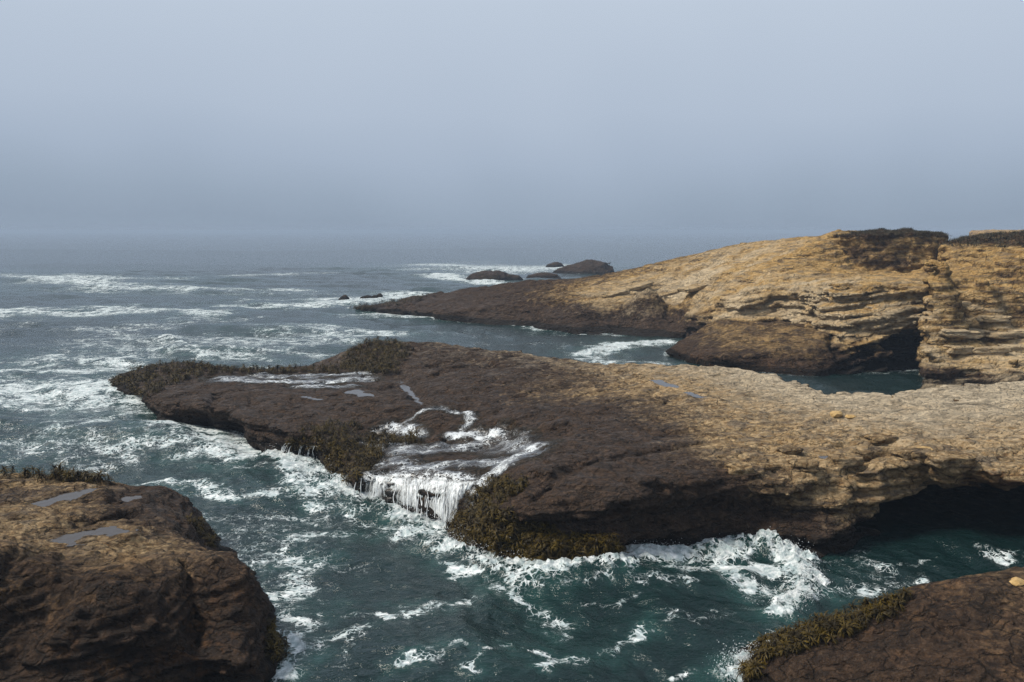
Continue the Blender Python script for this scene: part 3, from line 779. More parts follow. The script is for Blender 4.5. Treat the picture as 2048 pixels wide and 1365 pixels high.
# ================================================================== the right cliff
baseE = [(36.9,75.2,0),(48,72,0),(60,71,0),(80,72,0),(84,100,0),(80,130,0),(64,120,0),(50.5,102,0),(46.3,92,0),(41.5,84,0)]
rimE = [(38.2,76.8,2.8),(48,74,3.0),(60,73,3.0),(78,74,3.2),(82,100,12.6),(78,126,11.5),(65,116,11.0),(52.5,103,12.6),(47.2,93,9.2),(42.0,84.5,8.6)]
topE = [P(*a) for a in [(1900,700,3.1),(1950,682,3.6),(1950,664,4.1),(1900,664,4.1),(2040,680,3.6),(2040,664,4.1),(1960,572,8.6),(1900,574,8.6),(2048,572,8.6),(1950,531,10.3),(1930,503,11.7),(2048,530,10.4),(2048,500,12.0)]] + \
    [(43.2,83.0,4.2),(46,82.8,4.2),(50,82.6,4.2),(54,82.4,4.2),(60,82.2,4.2),(43.5,85.4,8.6),(46.5,85.2,8.7),(50,85,8.7),(55,85,8.7),(60,85,8.7),(54,98,12.5),(58,99,13.1),(64,98,13.2),(58,108,13.0),(66,108,13.4),(51.6,99,12.6)]
def zoneE(v, N):
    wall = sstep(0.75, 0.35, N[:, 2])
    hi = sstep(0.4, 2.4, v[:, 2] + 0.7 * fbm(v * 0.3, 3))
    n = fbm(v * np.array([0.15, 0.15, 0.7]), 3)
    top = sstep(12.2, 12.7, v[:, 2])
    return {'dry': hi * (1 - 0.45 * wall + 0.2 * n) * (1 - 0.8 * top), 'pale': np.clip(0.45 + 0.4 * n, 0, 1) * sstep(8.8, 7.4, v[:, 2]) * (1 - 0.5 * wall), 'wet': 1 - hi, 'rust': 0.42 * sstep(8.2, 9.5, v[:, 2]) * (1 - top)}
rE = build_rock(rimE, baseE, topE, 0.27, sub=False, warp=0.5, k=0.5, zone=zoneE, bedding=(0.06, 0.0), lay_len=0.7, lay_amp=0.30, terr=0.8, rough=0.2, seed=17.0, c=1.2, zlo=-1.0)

# ================================================================== things from the rock meshes
def rock_thing(name, r, mat, label, cat, part='rock_mass'):
    e = empty(name, (float(r.v[:, 0].mean()), float(r.v[:, 1].mean()), 0.0))
    loc = np.array(e.location)
    o = obj(part, np_mesh(part, r.v - loc, r.q, r.attrs), mat, e)
    tag(e, label, cat)
    ALL_BVH.append((name, r.bvh))
    r.root, r.part = e, o
    return e
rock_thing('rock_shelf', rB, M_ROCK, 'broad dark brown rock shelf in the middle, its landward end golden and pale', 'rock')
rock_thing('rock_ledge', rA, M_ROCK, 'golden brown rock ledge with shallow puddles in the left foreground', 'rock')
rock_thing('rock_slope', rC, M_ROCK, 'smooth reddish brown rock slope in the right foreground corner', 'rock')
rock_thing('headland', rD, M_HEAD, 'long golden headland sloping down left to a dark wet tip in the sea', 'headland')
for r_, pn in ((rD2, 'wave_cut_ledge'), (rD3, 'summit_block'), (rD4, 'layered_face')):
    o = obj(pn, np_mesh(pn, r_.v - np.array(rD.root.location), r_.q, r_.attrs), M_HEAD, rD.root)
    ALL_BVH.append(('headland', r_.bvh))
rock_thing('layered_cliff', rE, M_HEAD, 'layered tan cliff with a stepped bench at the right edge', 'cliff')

# ------------------------------------------------------------------ islets and small rocks in the sea
def small_rock(name, cx, cy, rx, ry, hgt, label, cat='rock', group=None, seed=0, skew=0.3, h=None, flat=0.6):
    n = 14
    rim, base = [], []
    rs = np.random.default_rng(int(seed))
    for i in range(n):
        a = 2 * math.pi * i / n
        j = 1 + 0.16 * rs.normal()
        base.append((cx + rx * j * math.cos(a), cy + ry * j * math.sin(a), 0))
        rim.append((cx + rx * 0.8 * j * math.cos(a), cy + ry * 0.72 * j * math.sin(a), max(0.25, hgt * (flat + skew * math.cos(a)))))
    tops = [(cx, cy, hgt * 0.95), (cx + 0.35 * rx, cy, hgt * (0.95 + 0.3 * skew)), (cx - 0.4 * rx, cy, hgt * (0.85 - 0.6 * skew))]
    h = h or max(0.10, rx / 30)
    zf = lambda v, N: {'dry': 0.12 * sstep(hgt * 0.5, hgt, v[:, 2]), 'wet': np.full(len(v), 0.7)}
    r = build_rock(rim, base, tops, h, warp=0.12 * rx, k=0.25 * hgt, zone=zf, bedding=(0.2, 0.0), lay_len=0.3 * hgt, lay_amp=0.03 * hgt, terr=0.5, rough=0.06 * hgt, seed=float(seed), c=0.4 * rx, zlo=-0.6 - h, sub=False)
    rock_thing(name, r, M_ROCK, label, cat)
    if group:
        r.root['group'] = group
    return r
a = P(982, 563); small_rock('islet', a[0], a[1] + 6, 8.2, 6.5, 2.7, 'low dark islet with a white wave breaking along its seaward side', 'islet', seed=21, skew=-0.1)
a = P(1168, 548); small_rock('islet', a[0] + 0.5, a[1] + 6, 9.0, 8, 4.1, 'taller dark grey islet, farthest out and standing alone behind the headland', 'islet', seed=22, skew=0.25)
a = P(1086, 558); small_rock('islet', a[0], a[1] + 4, 4.6, 4.0, 1.7, 'small flat dark islet just behind the headland ridge', 'islet', seed=23, skew=0.05)
a = P(1112, 535); small_rock('islet', a[0], a[1] + 4, 3.6, 3.0, 1.9, 'small rock in surf at the left foot of the tallest islet', 'islet', seed=29, skew=0.05)
GR = 'small rocks in the surf off the headland tip'
for k, (px, py, rx, hh, lb) in enumerate([(688, 600, 1.0, 1.0, 'round black rock in the surf, leftmost off the headland tip'), (733, 597, 1.3, .65, 'low black rock in the surf, second from the left off the tip'),
                                          (748, 596, .7, .6, 'tiny black rock in the surf, third from the left off the tip'), (759, 594, .7, .8, 'small black rock in the surf nearest the headland tip')]):
    a = P(px, py); small_rock('surf_rock', a[0], a[1], rx, rx * 1.2, hh, lb, 'rock', GR, 30 + k, 0.1, 0.1)
a = P(1505, 1352); small_rock('surf_rock', a[0], a[1], 0.55, 0.5, 0.45, 'small kelp covered rock in foam beside the right foreground slope', 'rock', None, 41, 0.0, 0.06)

# distant cliff beyond the right edge
dc = [(225,395),(250,380),(300,375),(380,380),(380,460),(300,470),(240,450)]
rF = build_rock([(x * 1.0 + 2, y + 4, 13.4 + 0.01 * (x - 225)) for x, y in dc], [(x, y, 0) for x, y in dc], [(300, 420, 15)], 1.2, warp=3, k=1.5, bedding=(0.05, 0), lay_len=2, lay_amp=.3, terr=.7, rough=.5, seed=40., c=10, zlo=-1.5,
                zone=lambda v, N: {'dry': sstep(1, 4, v[:, 2]), 'pale': np.full(len(v), .1), 'wet': np.zeros(len(v))}, sub=False)
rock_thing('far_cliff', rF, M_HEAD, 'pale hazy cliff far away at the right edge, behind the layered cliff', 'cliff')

pool_sheets(rB, ['narrow tide pool in the crack across the dark rock shelf', 'pale tide pool on the golden part of the rock shelf, farthest back', 'small tide pool on the golden rock shelf',
                 'shallow puddle near the front edge of the golden rock shelf', 'irregular puddle on the dark left part of the rock shelf', 'small puddle behind the brow of the dark rock shelf'])
pool_sheets(rA, ['largest grey puddle on the left foreground ledge', 'long grey puddle at the back of the left foreground ledge', 'small puddle at the wet right end of the left foreground ledge'])

# ================================================================== the sea
def fan():
    rows = [9.0]
    while rows[-1] < 7600:
        r = rows[-1]
        dr = 0.9 * r * r / (HC * F / 2)
        if r < 330: dr = min(dr, 1.1)
        dr = min(max(dr, 0.05), 0.02 * r if r > 600 else 1e9)
        rows.append(r + dr)
    rows = np.array(rows)
    th = np.concatenate([np.linspace(-1.15, -0.62, 25)[:-1], np.linspace(-0.62, 0.62, 440), np.linspace(0.62, 1.15, 25)[1:]])
    Rr, Th = np.meshgrid(rows, th, indexing='ij')
    return rows, th, Rr, Th
rows, th, Rr, Th = fan()
SX = (Rr * np.sin(Th)).ravel(); SY = (Rr * np.cos(Th)).ravel()
sp = np.gradient(rows)[:, None].repeat(len(th), 1).ravel()           # mesh spacing, to leave out waves it cannot carry
dist = Rr.ravel()
shore = np.full(SX.shape, 60.0, np.float32)
for bp, (x0, x1, y0, y1) in BASES:
    m = (SX > x0 - 12) & (SX < x1 + 12) & (SY > y0 - 12) & (SY < y1 + 12)
    shore[m] = np.minimum(shore[m], poly_sd(bp, SX[m], SY[m]))
SZ = np.zeros_like(SX)
wr = np.random.default_rng(11)
p3 = pts3(SX, SY, 0.0)
wxx = 1.6 * fbm(p3 * 0.06, 3); wyy = 1.6 * fbm(p3 * 0.06 + 40, 3)
env = 0.75 + 0.6 * np.clip(fbm(p3 * 0.035 + 90, 2), -1, 1)
for k in range(46):
    lam = 0.9 * (22 / 0.9) ** wr.random()
    az = R(200) + 0.55 * wr.normal() + (0.5 if lam < 4 else 0)        # travelling towards the camera, a little to the right
    kx, ky = math.sin(az) * 2 * math.pi / lam, math.cos(az) * 2 * math.pi / lam
    amp = (0.0066 if lam > 3.5 else 0.0076) * lam ** 0.92 * (0.7 + 0.6 * wr.random())
    ph = wr.random() * 6.28
    s = np.sin(kx * (SX + wxx) + ky * (SY + wyy) + ph)
    fade = np.clip(lam / (3.2 * sp) - 0.5, 0, 1)
    SZ += amp * fade * (s + 0.35 * (s * s - 0.5)) * env
SZ += 0.10 * fbm(p3 * 0.33 + 5, 4) * np.clip(1.5 / sp - 0.4, 0, 1)
SZ += 0.055 * (np.abs(fbm(p3 * 1.1 + 15, 3)) * -1 + 0.25) * np.clip(0.5 / sp - 0.4, 0, 1)
SZ *= 0.75 + 0.35 * sstep(0, 5, shore)
SZ = np.minimum(SZ, 0.9)

foam = np.zeros_like(SX); aer = np.zeros_like(SX)
STROKES = [  # photo pixels along each foam line, half width (px, depth-wise), amount
    ([(-80,556),(70,556),(130,562),(200,571),(300,580),(420,585)], 3, .75), ([(60,555),(130,561)], 5, .9), ([(-80,628),(100,626),(210,622),(290,625),(400,628)], 4, .85),
    ([(460,612),(560,610),(640,606),(720,601),(800,596),(840,588)], 5, .95), ([(620,600),(700,597),(800,590)], 4, .8), ([(170,656),(260,662),(330,658)], 7, .5), ([(290,655),(430,640),(520,637)], 4, .5),
    ([(430,690),(500,680),(560,670),(600,662)], 9, .6), ([(280,690),(380,680),(440,690)], 9, .55), ([(580,655),(640,668),(690,672)], 7, .65), ([(300,712),(380,706),(470,706)], 6, .65), ([(440,700),(540,700),(600,720)], 9, .5),
    ([(-60,770),(60,760),(160,768),(290,788)], 22, .9), ([(80,735),(200,725),(290,716)], 8, .8), ([(0,800),(90,790),(200,792)], 10, .75), ([(140,858),(220,845),(260,850)], 10, .6), ([(60,890),(170,900),(270,905)], 10, .55), ([(0,885),(60,880)], 6, .6),
    ([(345,858),(430,872),(520,908)], 15, 1.0), ([(380,890),(450,905),(500,920)], 10, .75), ([(545,915),(600,928),(655,965),(760,1004),(850,1032),(900,1050)], 15, 1.45), ([(590,950),(640,985),(720,1010)], 9, .9),
    ([(380,975),(440,985),(500,993),(590,990)], 6, .8), ([(330,966),(370,972)], 5, .7), ([(680,1010),(740,1030),(840,1050)], 8, .6),
    ([(870,1090),(940,1118),(1020,1142),(1150,1156),(1240,1150)], 15, 1.2), ([(900,1135),(1000,1160),(1100,1165)], 8, .7),
    ([(1245,1135),(1350,1122),(1450,1112),(1530,1100),(1580,1118)], 20, 1.35), ([(1530,1105),(1590,1130),(1612,1165),(1600,1200),(1555,1222)], 15, 1.25), ([(1470,1165),(1530,1185),(1570,1190)], 14, .9), ([(1380,1150),(1480,1140),(1540,1150)], 14, 1.1),
    ([(640,1062),(600,1080),(590,1120),(570,1170),(560,1220)], 14, .55), ([(560,1215),(590,1250),(640,1260)], 10, .6), ([(575,1285),(605,1320),(560,1350)], 16, .9), ([(620,1250),(680,1240),(720,1232)], 8, .5), ([(640,1290),(720,1270),(700,1330)], 12, .45),
    ([(760,1247),(860,1218),(930,1208)], 8, .6), ([(1040,1190),(1080,1230),(1120,1260)], 12, .55), ([(790,1352),(880,1325),(920,1310)], 8, .7), ([(930,1348),(1010,1305),(1090,1318)], 10, .75), ([(1090,1345),(1200,1310),(1300,1258)], 9, .7),
    ([(960,1170),(1080,1180),(1200,1180)], 9, .5), ([(1250,1170),(1380,1180)], 7, .4), ([(1330,1360),(1420,1340)], 9, .6), ([(1465,1355),(1490,1335),(1530,1352)], 16, 1.2), ([(1350,1250),(1450,1235)], 7, .4), ([(1180,1220),(1290,1210)], 6, .45),
    ([(1640,1180),(1760,1170),(1850,1150)], 8, .35), ([(2000,1118),(2048,1110)], 6, .6), ([(1700,1130),(1850,1120)], 5, .3),
    ([(1175,706),(1215,692),(1280,690),(1345,687)], 5, 1.2), ([(1180,712),(1240,726)], 6, .8), ([(750,629),(820,633),(870,634)], 5, 1.0), ([(1050,651),(1160,662),(1220,668)], 3, .8), ([(860,551),(920,558),(990,567)], 3.0, 1.2),
    ([(1020,537),(1070,534),(1110,531)], 4, .9), ([(1000,543),(1070,541)], 3, .7), ([(700,666),(740,668),(790,668)], 4, .8), ([(560,660),(640,655)], 5, .5), ([(520,615),(620,616)], 3, .5), ([(560,550),(640,548)], 2, .6), ([(900,530),(990,524)], 2, .4),
    ([(1730,752),(1830,742),(1865,740)], 4, .3), ([(1200,640),(1330,660)], 3, .25), ([(1000,680),(1100,690)], 5, .3), ([(230,660),(280,700)], 9, .5), ([(-50,660),(80,650)], 5, .35), ([(560,590),(700,585)], 3, .35)]
for pts, wpx, amt in STROKES:
    if amt < 0.95 and pts[0][1] > 1050: amt += 0.13
    wp = [P2(x, y) for x, y in pts]
    dm = np.mean([math.hypot(*q) for q in wp])
    wm = wpx * dm * dm / (HC * F)
    xs = [q[0] for q in wp]; ys = [q[1] for q in wp]
    m = (SX > min(xs) - 4 * wm) & (SX < max(xs) + 4 * wm) & (SY > min(ys) - 4 * wm) & (SY < max(ys) + 4 * wm)
    if not m.any(): continue
    q3 = pts3(SX[m], SY[m], 3.0)
    wm *= 1.35 if amt < 0.95 else 1.0
    jit = (1.7 if amt < 0.95 else 0.9) * wm
    d = line_d(wp, SX[m] + jit * fbm(q3 * (0.35 / wm), 3), SY[m] + jit * fbm(q3 * (0.35 / wm) + 30, 3))
    g = np.exp(-(d / wm) ** 2)
    foam[m] = np.maximum(foam[m], amt * g * 0.85)
    if amt > 0.6 and pts[0][0] < 1600:
        aer[m] = np.maximum(aer[m], min(1, amt) * np.exp(-(d / (2.2 * wm)) ** 2))
    if amt >= 1.2:                                                     # broken water stands up in lumps
        lump = 0.20 * g * (0.3 + 1.0 * ridged(q3 * 1.9, 4))
        SZ[m] += np.where(dist[m] < 80, lump, lump * 0.6)
near = np.exp(-np.where(shore < -0.25, 50, np.clip(shore, 0, 50)) / 0.55)
patch = np.clip(0.5 + fbm(p3 * 0.12 + 60, 3), 0, 1)
foam = np.maximum(foam, 0.75 * near * patch * (1 - ((SX > 13) & (SY > 35) & (SY < 60))))
lanes = sstep(0.05, 0.55, fbm(p3 * np.array([0.045, 0.09, 1]) + 33, 4))
foam = np.maximum(foam, 0.33 * lanes * sstep(190, 70, dist) * (SX < 16))
aer = np.maximum(aer, 0.3 * np.exp(-np.clip(shore, 0, 50) / 3.0) * (SX < 13))
aer = np.maximum(aer, 0.7 * np.exp(-(((SX + 34) / 22) ** 2 + ((SY - 92) / 22) ** 2)))
# the swell that runs up against the shelf
for pts, wm, amp in [([(880,1085),(950,1128),(1060,1160),(1200,1168),(1330,1165),(1450,1160)], 1.0, .35), ([(1500,1150),(1590,1150),(1620,1180),(1580,1225)], .8, .3), ([(1260,1115),(1400,1108),(1540,1110)], 1.0, .34),
                     ([(330,870),(420,900),(560,940)], 1.4, .3), ([(0,850),(200,870),(330,860)], 2.0, .35), ([(-80,556),(130,562),(420,585)], 7, .8), ([(-80,627),(210,622),(400,628)], 5, .6), ([(-50,500),(500,505),(1000,498)], 30, .9), ([(100,530),(600,534)], 14, .7)]:
    wp = [P2(*q) for q in pts]
    d = line_d(wp, SX, SY)
    SZ += amp * np.exp(-(d / wm) ** 2)
keep = shore > -9.0
idx = np.arange(Rr.size).reshape(Rr.shape)
sq = np.stack([idx[:-1, :-1], idx[:-1, 1:], idx[1:, 1:], idx[1:, :-1]], -1).reshape(-1, 4)[:, ::-1]
sq = sq[keep[sq].any(1)]
sv_ = np.stack([SX, SY, SZ], 1)
used = np.unique(sq)
fo, ae = foam[used], aer[used]
sv2, sq2 = compact(sv_, sq)
sea = obj('sea', np_mesh('sea', sv2, sq2, {'foam': fo, 'aer': ae}), M_SEA)
tag(sea, kind='structure')
sea_near = sv2[:, 1] < 90

# ------------------------------------------------------------------ foamy wash on the shelf
def wash(r, polys, label, lift=0.02):
    v, N = r.v, r.N
    a = np.zeros(len(v))
    w1, w2 = fbm(v * 0.6, 3), fbm(v * 0.6 + 9, 3)
    for poly, wd, amt in polys:
        wp = [cast(*q) for q in poly]
        wp = [tuple(h[0])[:2] for h in wp if h is not None]
        if len(wp) < 2: continue
        d = line_d(wp, v[:, 0] + 0.35 * wd * w1, v[:, 1] + 0.35 * wd * w2)
        a = np.maximum(a, amt * np.exp(-(d / wd) ** 2))
    a *= sstep(-0.1, 0.25, N[:, 2])
    q = r.q[a[r.q].max(1) > 0.08]
    used = np.unique(q)
    aa = a[used]
    vv, qq = compact(v + N * lift, q)
    o = obj('foam_wash', np_mesh('foam_wash', vv, qq, {'foam': aa}), M_WASH)
    tag(o, label, kind='structure')
wash(rB, [([(450,758),(540,762),(640,765),(720,758)], 1.5, .56), ([(520,750),(640,750),(720,748)], 1.3, .46), ([(600,772),(700,770)], .9, .52)], 'white foam left by a wave on the flat back of the dark shelf')
wash(rB, [([(760,885),(830,905),(900,895),(980,880),(1060,895)], 1.2, .46), ([(900,868),(940,866),(1000,872)], 0.45, .72), ([(770,930),(860,935),(960,925),(1050,910)], 1.3, .44), ([(1060,900),(1010,930),(970,965)], 0.8, .66), ([(740,950),(830,955),(930,958)], 0.6, .6),
          ([(925,862),(945,840),(935,825),(880,818),(820,840),(750,862)], 0.4, .42), ([(790,860),(840,872)], .6, .7)], 'streaming white water on the low step of the shelf above the waterfall')

# ================================================================== falling water
def strands(name, segs, n, label, cat, rad=0.028, spread=0.25, back=0.0):
    V, Q = [], []
    rs = np.random.default_rng(len(label))
    lips = []
    for (lx, ly), (bx, by) in segs:
        hit = cast(lx, ly)
        b = P(bx, by, 0.0)
        lips.append((np.array(hit[0]) if hit else np.array(P(lx, ly, 1.5)), np.array(b)))
    cl = len(lips) - 1
    clump = rs.random((30, 2))
    for i in range(n):
        u = rs.random() * cl
        if rs.random() < 0.6:
            u = clump[rs.integers(30), 0] * cl + rs.normal() * 0.06
        u = min(max(u, 0), cl - 1e-4)
        k = int(u); t = u - k
        top = lips[k][0] * (1 - t) + lips[k + 1][0] * t
        bot = lips[k][1] * (1 - t) + lips[k + 1][1] * t
        top = top + np.array([rs.normal() * 0.05, rs.normal() * 0.12 - 0.1, 0.03 - 0.05 * rs.random()])
        bot = bot + np.array([rs.normal() * spread * 0.5, rs.normal() * spread, 0])
        bot[2] = -0.05
        ns = 9
        s0 = 0.0 if rs.random() < 0.75 else rs.random() * 0.5
        s1 = 1.0 if rs.random() < 0.7 else 0.5 + 0.5 * rs.random()
        ss = np.linspace(s0, s1, ns)
        rr = rad * (0.45 + 1.1 * rs.random())
        wob = rs.normal(size=2) * 0.03
        ring = []
        for j, s in enumerate(ss):
            hxy = s ** 0.55
            c = np.array([top[0] + (bot[0] - top[0]) * hxy + wob[0] * math.sin(9 * s + i), top[1] + (bot[1] - top[1]) * hxy + wob[1] * math.sin(7 * s + i), top[2] + (bot[2] - top[2]) * s ** 1.25])
            rj = rr * (0.35 + 0.9 * math.sin(math.pi * (0.08 + 0.84 * j / (ns - 1)))) * (0.75 + 0.5 * rs.random()) * (1 + 0.5 * s)
            b0 = len(V)
            for a in range(4):
                V.append(c + rj * np.array([math.cos(a * 1.5708 + i), math.sin(a * 1.5708 + i) * 0.7, 0]))
            ring.append(b0)
        for a0, a1 in zip(ring[:-1], ring[1:]):
            for a in range(4):
                Q.append((a0 + a, a0 + (a + 1) % 4, a1 + (a + 1) % 4, a1 + a))
    o = obj(name, np_mesh(name, np.array(V), np.array(Q)), M_WHITE)
    tag(o, label, cat)
    return o
def mat_veil():
    t = NT('veil_water')
    geo = t.n('ShaderNodeNewGeometry')
    pos = t.warp(geo.outputs['Position'], 1.2, 0.25)
    st = t.noise(t.mapping(pos, (9.0, 9.0, 0.9)), 1.0, 5, 0.7)
    st2 = t.noise(t.mapping(pos, (1.6, 1.6, 0.25)), 1.0, 3, 0.6)
    a = t.ss(0.33, 0.72, t.math('ADD', st, t.math('MULTIPLY_ADD', st2, 0.5, -0.25)))
    a = t.math('MULTIPLY', a, t.attr('foam'), clamp=True)
    b = t.n('ShaderNodeBsdfPrincipled')
    b.inputs['Base Color'].default_value = (0.78, 0.82, 0.83, 1)
    b.inputs['Roughness'].default_value = 0.4
    tr = t.n('ShaderNodeBsdfTransparent')
    mx = t.n('ShaderNodeMixShader'); t.l(a, mx.inputs[0]); t.l(tr.outputs[0], mx.inputs[1]); t.l(b.outputs[0], mx.inputs[2])
    t.l(mx.outputs[0], t.out.inputs['Surface'])
    return t.m
M_VEIL = mat_veil()
def veil(parent, segs, seed, layers=2):
    lips = []
    for (lx, ly), (bx, by) in segs:
        hit = cast(lx, ly)
        lips.append((np.array(hit[0]) if hit else np.array(P(lx, ly, 1.5)), np.array(P(bx, by, 0.0))))
    cl = len(lips) - 1
    for L in range(layers):
        nu, nv = 40 * cl, 22
        U, S = np.meshgrid(np.linspace(0, cl - 1e-4, nu), np.linspace(0, 1, nv), indexing='ij')
        k = U.astype(int); t = (U - k)[..., None]
        tp = np.array([l[0] for l in lips]); bt = np.array([l[1] for l in lips])
        top = tp[k] * (1 - t) + tp[k + 1] * t; bot = bt[k] * (1 - t) + bt[k + 1] * t
        bot[..., 2] = -0.1
        top[..., 2] += 0.035; top[..., 1] += 0.25
        q = np.stack([U.ravel() * 3, S.ravel() * 0.6, np.full(U.size, seed + 5.0 * L)], 1)
        n1 = fbm(q * 1.7, 3).reshape(U.shape); n2 = fbm(q * 0.6 + 7, 2).reshape(U.shape)
        h = (S ** 0.5)[..., None]; zf = (S ** 1.35)[..., None]
        p = np.concatenate([top[..., :2] * (1 - h) + bot[..., :2] * h, top[..., 2:] * (1 - zf) + bot[..., 2:] * zf], -1)
        p[..., 1] -= (0.10 + 0.10 * n1 + 0.10 * L) * np.sin(np.pi * np.clip(S * 0.9 + 0.1, 0, 1))
        al = np.clip(0.95 + 0.9 * n2, 0.25, 1.25) * sstep(0.0, 0.10, S) * sstep(0, 0.25, U) * sstep(cl, cl - 0.25, U)
        i = np.arange(U.size).reshape(U.shape)
        qd = np.stack([i[:-1, :-1], i[1:, :-1], i[1:, 1:], i[:-1, 1:]], -1).reshape(-1, 4)
        obj('water_sheet', np_mesh('water_sheet', p.reshape(-1, 3), qd, {'foam': al.ravel()}), M_VEIL, parent)
FALL = [((690,950),(684,985)), ((735,953),(730,1000)), ((780,955),(785,1013)), ((830,957),(833,1030)), ((880,960),(885,1045)), ((925,964),(912,1052)), ((962,966),(928,1040))]
strands('waterfall', [((665,950),(662,972)), ((720,952),(715,995)), ((770,950),(775,1010)), ((830,955),(830,1030)), ((880,958),(880,1045)), ((915,962),(905,1050))], 80, 'broad white curtain of water falling off the middle of the shelf', 'waterfall', 0.011)
wf = bpy.data.objects['waterfall']
veil(wf, FALL, 3)
strands('waterfall', [((945,965),(915,1045)), ((975,965),(935,1020)), ((1000,950),(960,1010)), ((1010,935),(985,990))], 40, 'narrow white fall beside the broad curtain, next to the kelp corner', 'waterfall', 0.012)
veil(bpy.data.objects['waterfall.001'], [((945,962),(920,1040)), ((980,962),(945,1015)), ((1005,948),(968,1005)), ((1030,930),(990,985))], 9, 1)
strands('waterfall', [((905,1050),(908,1090)), ((925,1060),(930,1105)), ((950,1080),(960,1118))], 45, 'thin trickles of water dripping through hanging kelp below the shelf corner', 'waterfall', 0.014)
strands('waterfall', [((575,885),(560,912)), ((610,890),(600,918)), ((650,895),(645,920))], 30, 'short white trickles under the left kelp patch of the shelf', 'waterfall', 0.015)

# ------------------------------------------------------------------ spray
def spray(name, lines, n, hgt, label, sd=0.35, rmin=.005, rmax=.022):
    rs = np.random.default_rng(n)
    oc = np.array([(1,1,1),(-1,-1,1),(-1,1,-1),(1,-1,-1)], float) * 0.75
    tri = np.array([(0,2,1),(0,1,3),(0,3,2),(1,2,3)])
    V, T = [], []
    for pts in lines:
        wp = [np.array(P2(*q)) for q in pts]
        for i in range(n // len(lines)):
            k = rs.integers(len(wp) - 1); t = rs.random()
            c = wp[k] * (1 - t) + wp[k + 1] * t + rs.normal(size=2) * sd
            z = abs(rs.normal()) * hgt * 0.55 + 0.05
            r = rmin + (rmax - rmin) * rs.random() ** 3
            T.append(tri + 4 * len(V))
            V.append(oc * r * np.array([1, 1, 1.3]) + np.array([c[0], c[1], z]))
    o = obj(name, np_mesh(name, np.concatenate(V), np.concatenate(T)), M_WHITE)
    tag(o, label, kind='stuff')
spray('sea_spray', [[(1530,1100),(1590,1125),(1615,1165),(1600,1205),(1555,1225)], [(1250,1120),(1400,1095),(1550,1095)], [(880,1085),(960,1120),(1080,1140)], [(545,910),(655,960),(800,1015),(900,1048)], [(1470,1345),(1530,1345)]], 16000, 0.6, 'fine white spray where waves break against the rock shelf')

# ================================================================== sea palms (kelp)
def palm_mesh(name, seed, nb=28, hs=0.18, L=0.32):
    rs = np.random.default_rng(seed)
    V, Q, tip = [], [], []
    lean = rs.normal(size=2) * 0.05
    rad = [0.022, 0.018, 0.014]
    for j in range(3):
        z = hs * j / 2
        for a in range(5):
            V.append((lean[0] * j / 2 + rad[j] * math.cos(a * 1.2566), lean[1] * j / 2 + rad[j] * math.sin(a * 1.2566), z - 0.03)); tip.append(0.0)
    for j in range(2):
        for a in range(5):
            Q.append((j * 5 + a, j * 5 + (a + 1) % 5, j * 5 + 5 + (a + 1) % 5, j * 5 + 5 + a))
    top = np.array([lean[0], lean[1], hs - 0.03])
    for b in range(nb):
        az = 2.399 * b + 0.4 * rs.normal()
        el = R(80) - R(95) * (b / nb) + 0.12 * rs.normal()
        ln = L * (0.75 + 0.5 * rs.random())
        d = np.array([math.cos(az), math.sin(az)]); sdv = np.array([-d[1], d[0], 0])
        p = top.copy(); e = el
        wd = 0.018 * (0.8 + 0.5 * rs.random())
        b0 = len(V)
        ns = 5
        for j in range(ns):
            wj = wd * (0.55, 1.0, 1.0, 0.75, 0.2)[j]
            V.append(tuple(p + sdv * wj)); V.append(tuple(p - sdv * wj)); tip += [j / 4] * 2
            p = p + ln / 4 * np.array([d[0] * math.cos(e), d[1] * math.cos(e), math.sin(e)])
            e -= R(34) + 0.1 * rs.normal()
        for j in range(ns - 1):
            Q.append((b0 + 2 * j, b0 + 2 * j + 1, b0 + 2 * j + 3, b0 + 2 * j + 2))
    me = np_mesh(name, np.array(V), np.array(Q), {'tip': tip})
    me.materials.append(M_KELP)
    return me, np.array(V), np.array(Q), np.array(tip)
PALMS = [palm_mesh('sea_palm', s) for s in (1, 2, 3, 4, 5)]
SMALL = [palm_mesh('sea_palm', s, 16, 0.24, 0.40) for s in (21, 22, 23)]
HANGING = [palm_mesh('sea_palm', s, 26, 0.08, 0.42) for s in (11, 12, 13)]
def in_poly(poly, n, rs):
    xs = [p[0] for p in poly]; ys = [p[1] for p in poly]
    out = []
    pa = np.array(poly, float)
    while len(out) < n:
        x = rs.uniform(min(xs), max(xs), 400); y = rs.uniform(min(ys), max(ys), 400)
        s = poly_sd(pa, x, y) < 0
        out += list(zip(x[s], y[s]))
    return out[:n]
